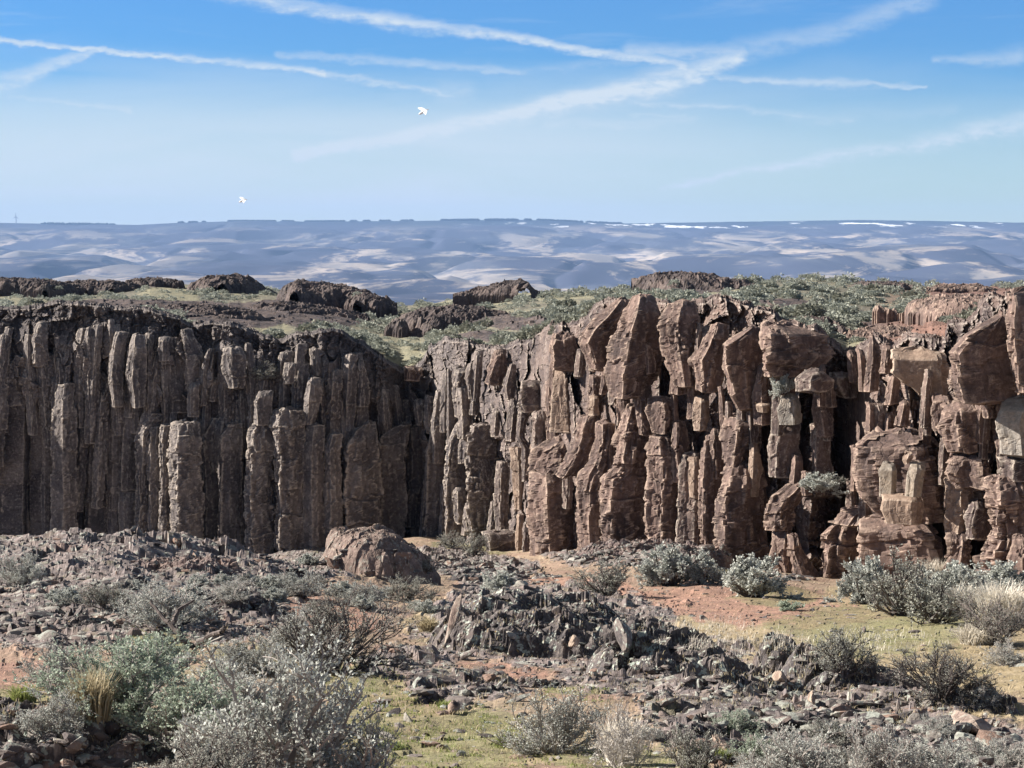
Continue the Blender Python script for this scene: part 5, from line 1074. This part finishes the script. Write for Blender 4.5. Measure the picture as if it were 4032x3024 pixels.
for pts, st in TR:
    for (x0, y0, w0), (x1, y1, w1) in zip(pts[:-1], pts[1:]):
        p0 = ae(x0, y0); p1 = ae(x1, y1); dx, dy = p1[0]-p0[0], p1[1]-p0[1]; L = math.hypot(dx, dy)
        v1 = t.N('ShaderNodeVectorMath', operation='SUBTRACT'); t.l.new(pvec, v1.inputs[0]); v1.inputs[1].default_value = (p0[0], p0[1], 0)
        v2 = t.N('ShaderNodeVectorMath', operation='DOT_PRODUCT'); t.l.new(v1.outputs[0], v2.inputs[0]); v2.inputs[1].default_value = (dx/L/L, dy/L/L, 0)
        tcl = t.M('ADD', v2.outputs['Value'], 0.0, clamp=True)
        v3 = t.N('ShaderNodeVectorMath', operation='SCALE'); v3.inputs[0].default_value = (dx, dy, 0); t.l.new(tcl, v3.inputs['Scale'])
        v4 = t.N('ShaderNodeVectorMath', operation='DISTANCE'); t.l.new(v1.outputs[0], v4.inputs[0]); t.l.new(v3.outputs[0], v4.inputs[1])
        wv = t.M('MULTIPLY_ADD', tcl, (w1-w0)*K, w0*K)
        v = t.ramp(t.M('DIVIDE', v4.outputs['Value'], wv), 1.45, .0, 0, min(1., st*1.35))
        acc = v if acc is None else t.M('MAXIMUM', acc, v)
str1 = t.noise(mp(cv.outputs[0], (9, 90, 1), rot=.25), 1, 5, .65, .6)
acc = t.M('MULTIPLY', acc, t.ramp(t.M('MULTIPLY_ADD', nw2, .5, t.M('MULTIPLY', str1, .5)), .32, .62, .45, 1.15))
# thin cirrus veil low in the sky, thicker to the left
veiln = t.noise(mp(cv.outputs[0], (5, 34, 1), (1.3, 0, 0), -.12), 1, 5, .55, .5)
low = t.ramp(t.M('ADD', e0, t.M('MULTIPLY', t.M('SUBTRACT', veiln, .5), .06)), .095, .040); lf = t.ramp(a0, .22, -.04, .4, 1.0)
veil = t.M('MULTIPLY', t.M('MULTIPLY', low, lf), t.ramp(veiln, .2, .7, .6, 1.0)); veil = t.M('MULTIPLY', veil, 1.0)
wisp = t.M('MULTIPLY', t.ramp(str1, .52, .75), .16)
# cirrus added overhead, out of view, to whiten the blue fill light
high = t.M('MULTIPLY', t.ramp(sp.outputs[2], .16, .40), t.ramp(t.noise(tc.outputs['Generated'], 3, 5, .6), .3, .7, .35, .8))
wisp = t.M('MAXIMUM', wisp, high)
cl = t.M('MAXIMUM', t.M('MAXIMUM', acc, veil), wisp); cl = t.M('MINIMUM', t.M('ADD', cl, t.M('MULTIPLY', t.M('MINIMUM', acc, veil), .4)), 1.)
hs = t.N('ShaderNodeHueSaturation'); t.l.new(sky.outputs[0], hs.inputs['Color']); hs.inputs['Saturation'].default_value = 1.0
g = t.N('ShaderNodeVectorMath', operation='MULTIPLY'); t.l.new(hs.outputs[0], g.inputs[0])
# the clear sky deepens with height
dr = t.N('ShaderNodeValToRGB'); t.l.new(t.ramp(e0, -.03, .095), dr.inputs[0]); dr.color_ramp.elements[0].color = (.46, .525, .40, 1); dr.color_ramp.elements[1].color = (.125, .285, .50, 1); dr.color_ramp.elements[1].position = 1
g0 = t.N('ShaderNodeVectorMath', operation='SCALE'); t.l.new(dr.outputs[0], g0.inputs[0]); t.l.new(t.ramp(sp.outputs[2], .14, .40, 1.05, .30), g0.inputs['Scale']); t.l.new(g0.outputs[0], g.inputs[1])  # sky above the view dimmed to deepen the shade on the rock
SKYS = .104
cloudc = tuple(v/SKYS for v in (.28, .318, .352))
col = t.mix(cl, g.outputs[0], t.mix(t.ramp(sp.outputs[2], .14, .40), cloudc, tuple(.34*v for v in (cloudc[0]*1.05, cloudc[1], cloudc[2]*.92)))); t.l.new(col, bg.inputs[0]); bg.inputs[1].default_value = SKYS  # the added overhead cirrus is darkened too, to keep fill light low

sl = bpy.data.lights.new('Sun', 'SUN'); sl.energy = 5.0; sl.angle = R(.5); sl.color = (1, .92, .82); so = bpy.data.objects.new('sun', sl); COL.objects.link(so)
tos = Vector((math.sin(SUN_AZ)*math.cos(SUN_EL), math.cos(SUN_AZ)*math.cos(SUN_EL), math.sin(SUN_EL))); so.rotation_euler = tos.to_track_quat('Z', 'Y').to_euler()
cam = bpy.data.cameras.new('Camera'); cam.lens = 77; cam.sensor_width = 36; cam.clip_start = .1; cam.clip_end = 60000
co = bpy.data.objects.new('Camera', cam); COL.objects.link(co); co.rotation_euler = (R(90)-PITCH, 0, 0); SC.camera = co
SC.view_settings.view_transform = 'Standard'; SC.view_settings.look = 'None'; SC.view_settings.exposure = EXPO; SC.view_settings.gamma = 1
SC.render.engine = 'CYCLES'; SC.cycles.volume_bounces = 0; SC.cycles.max_bounces = 5; SC.cycles.diffuse_bounces = 2; SC.cycles.transparent_max_bounces = 8
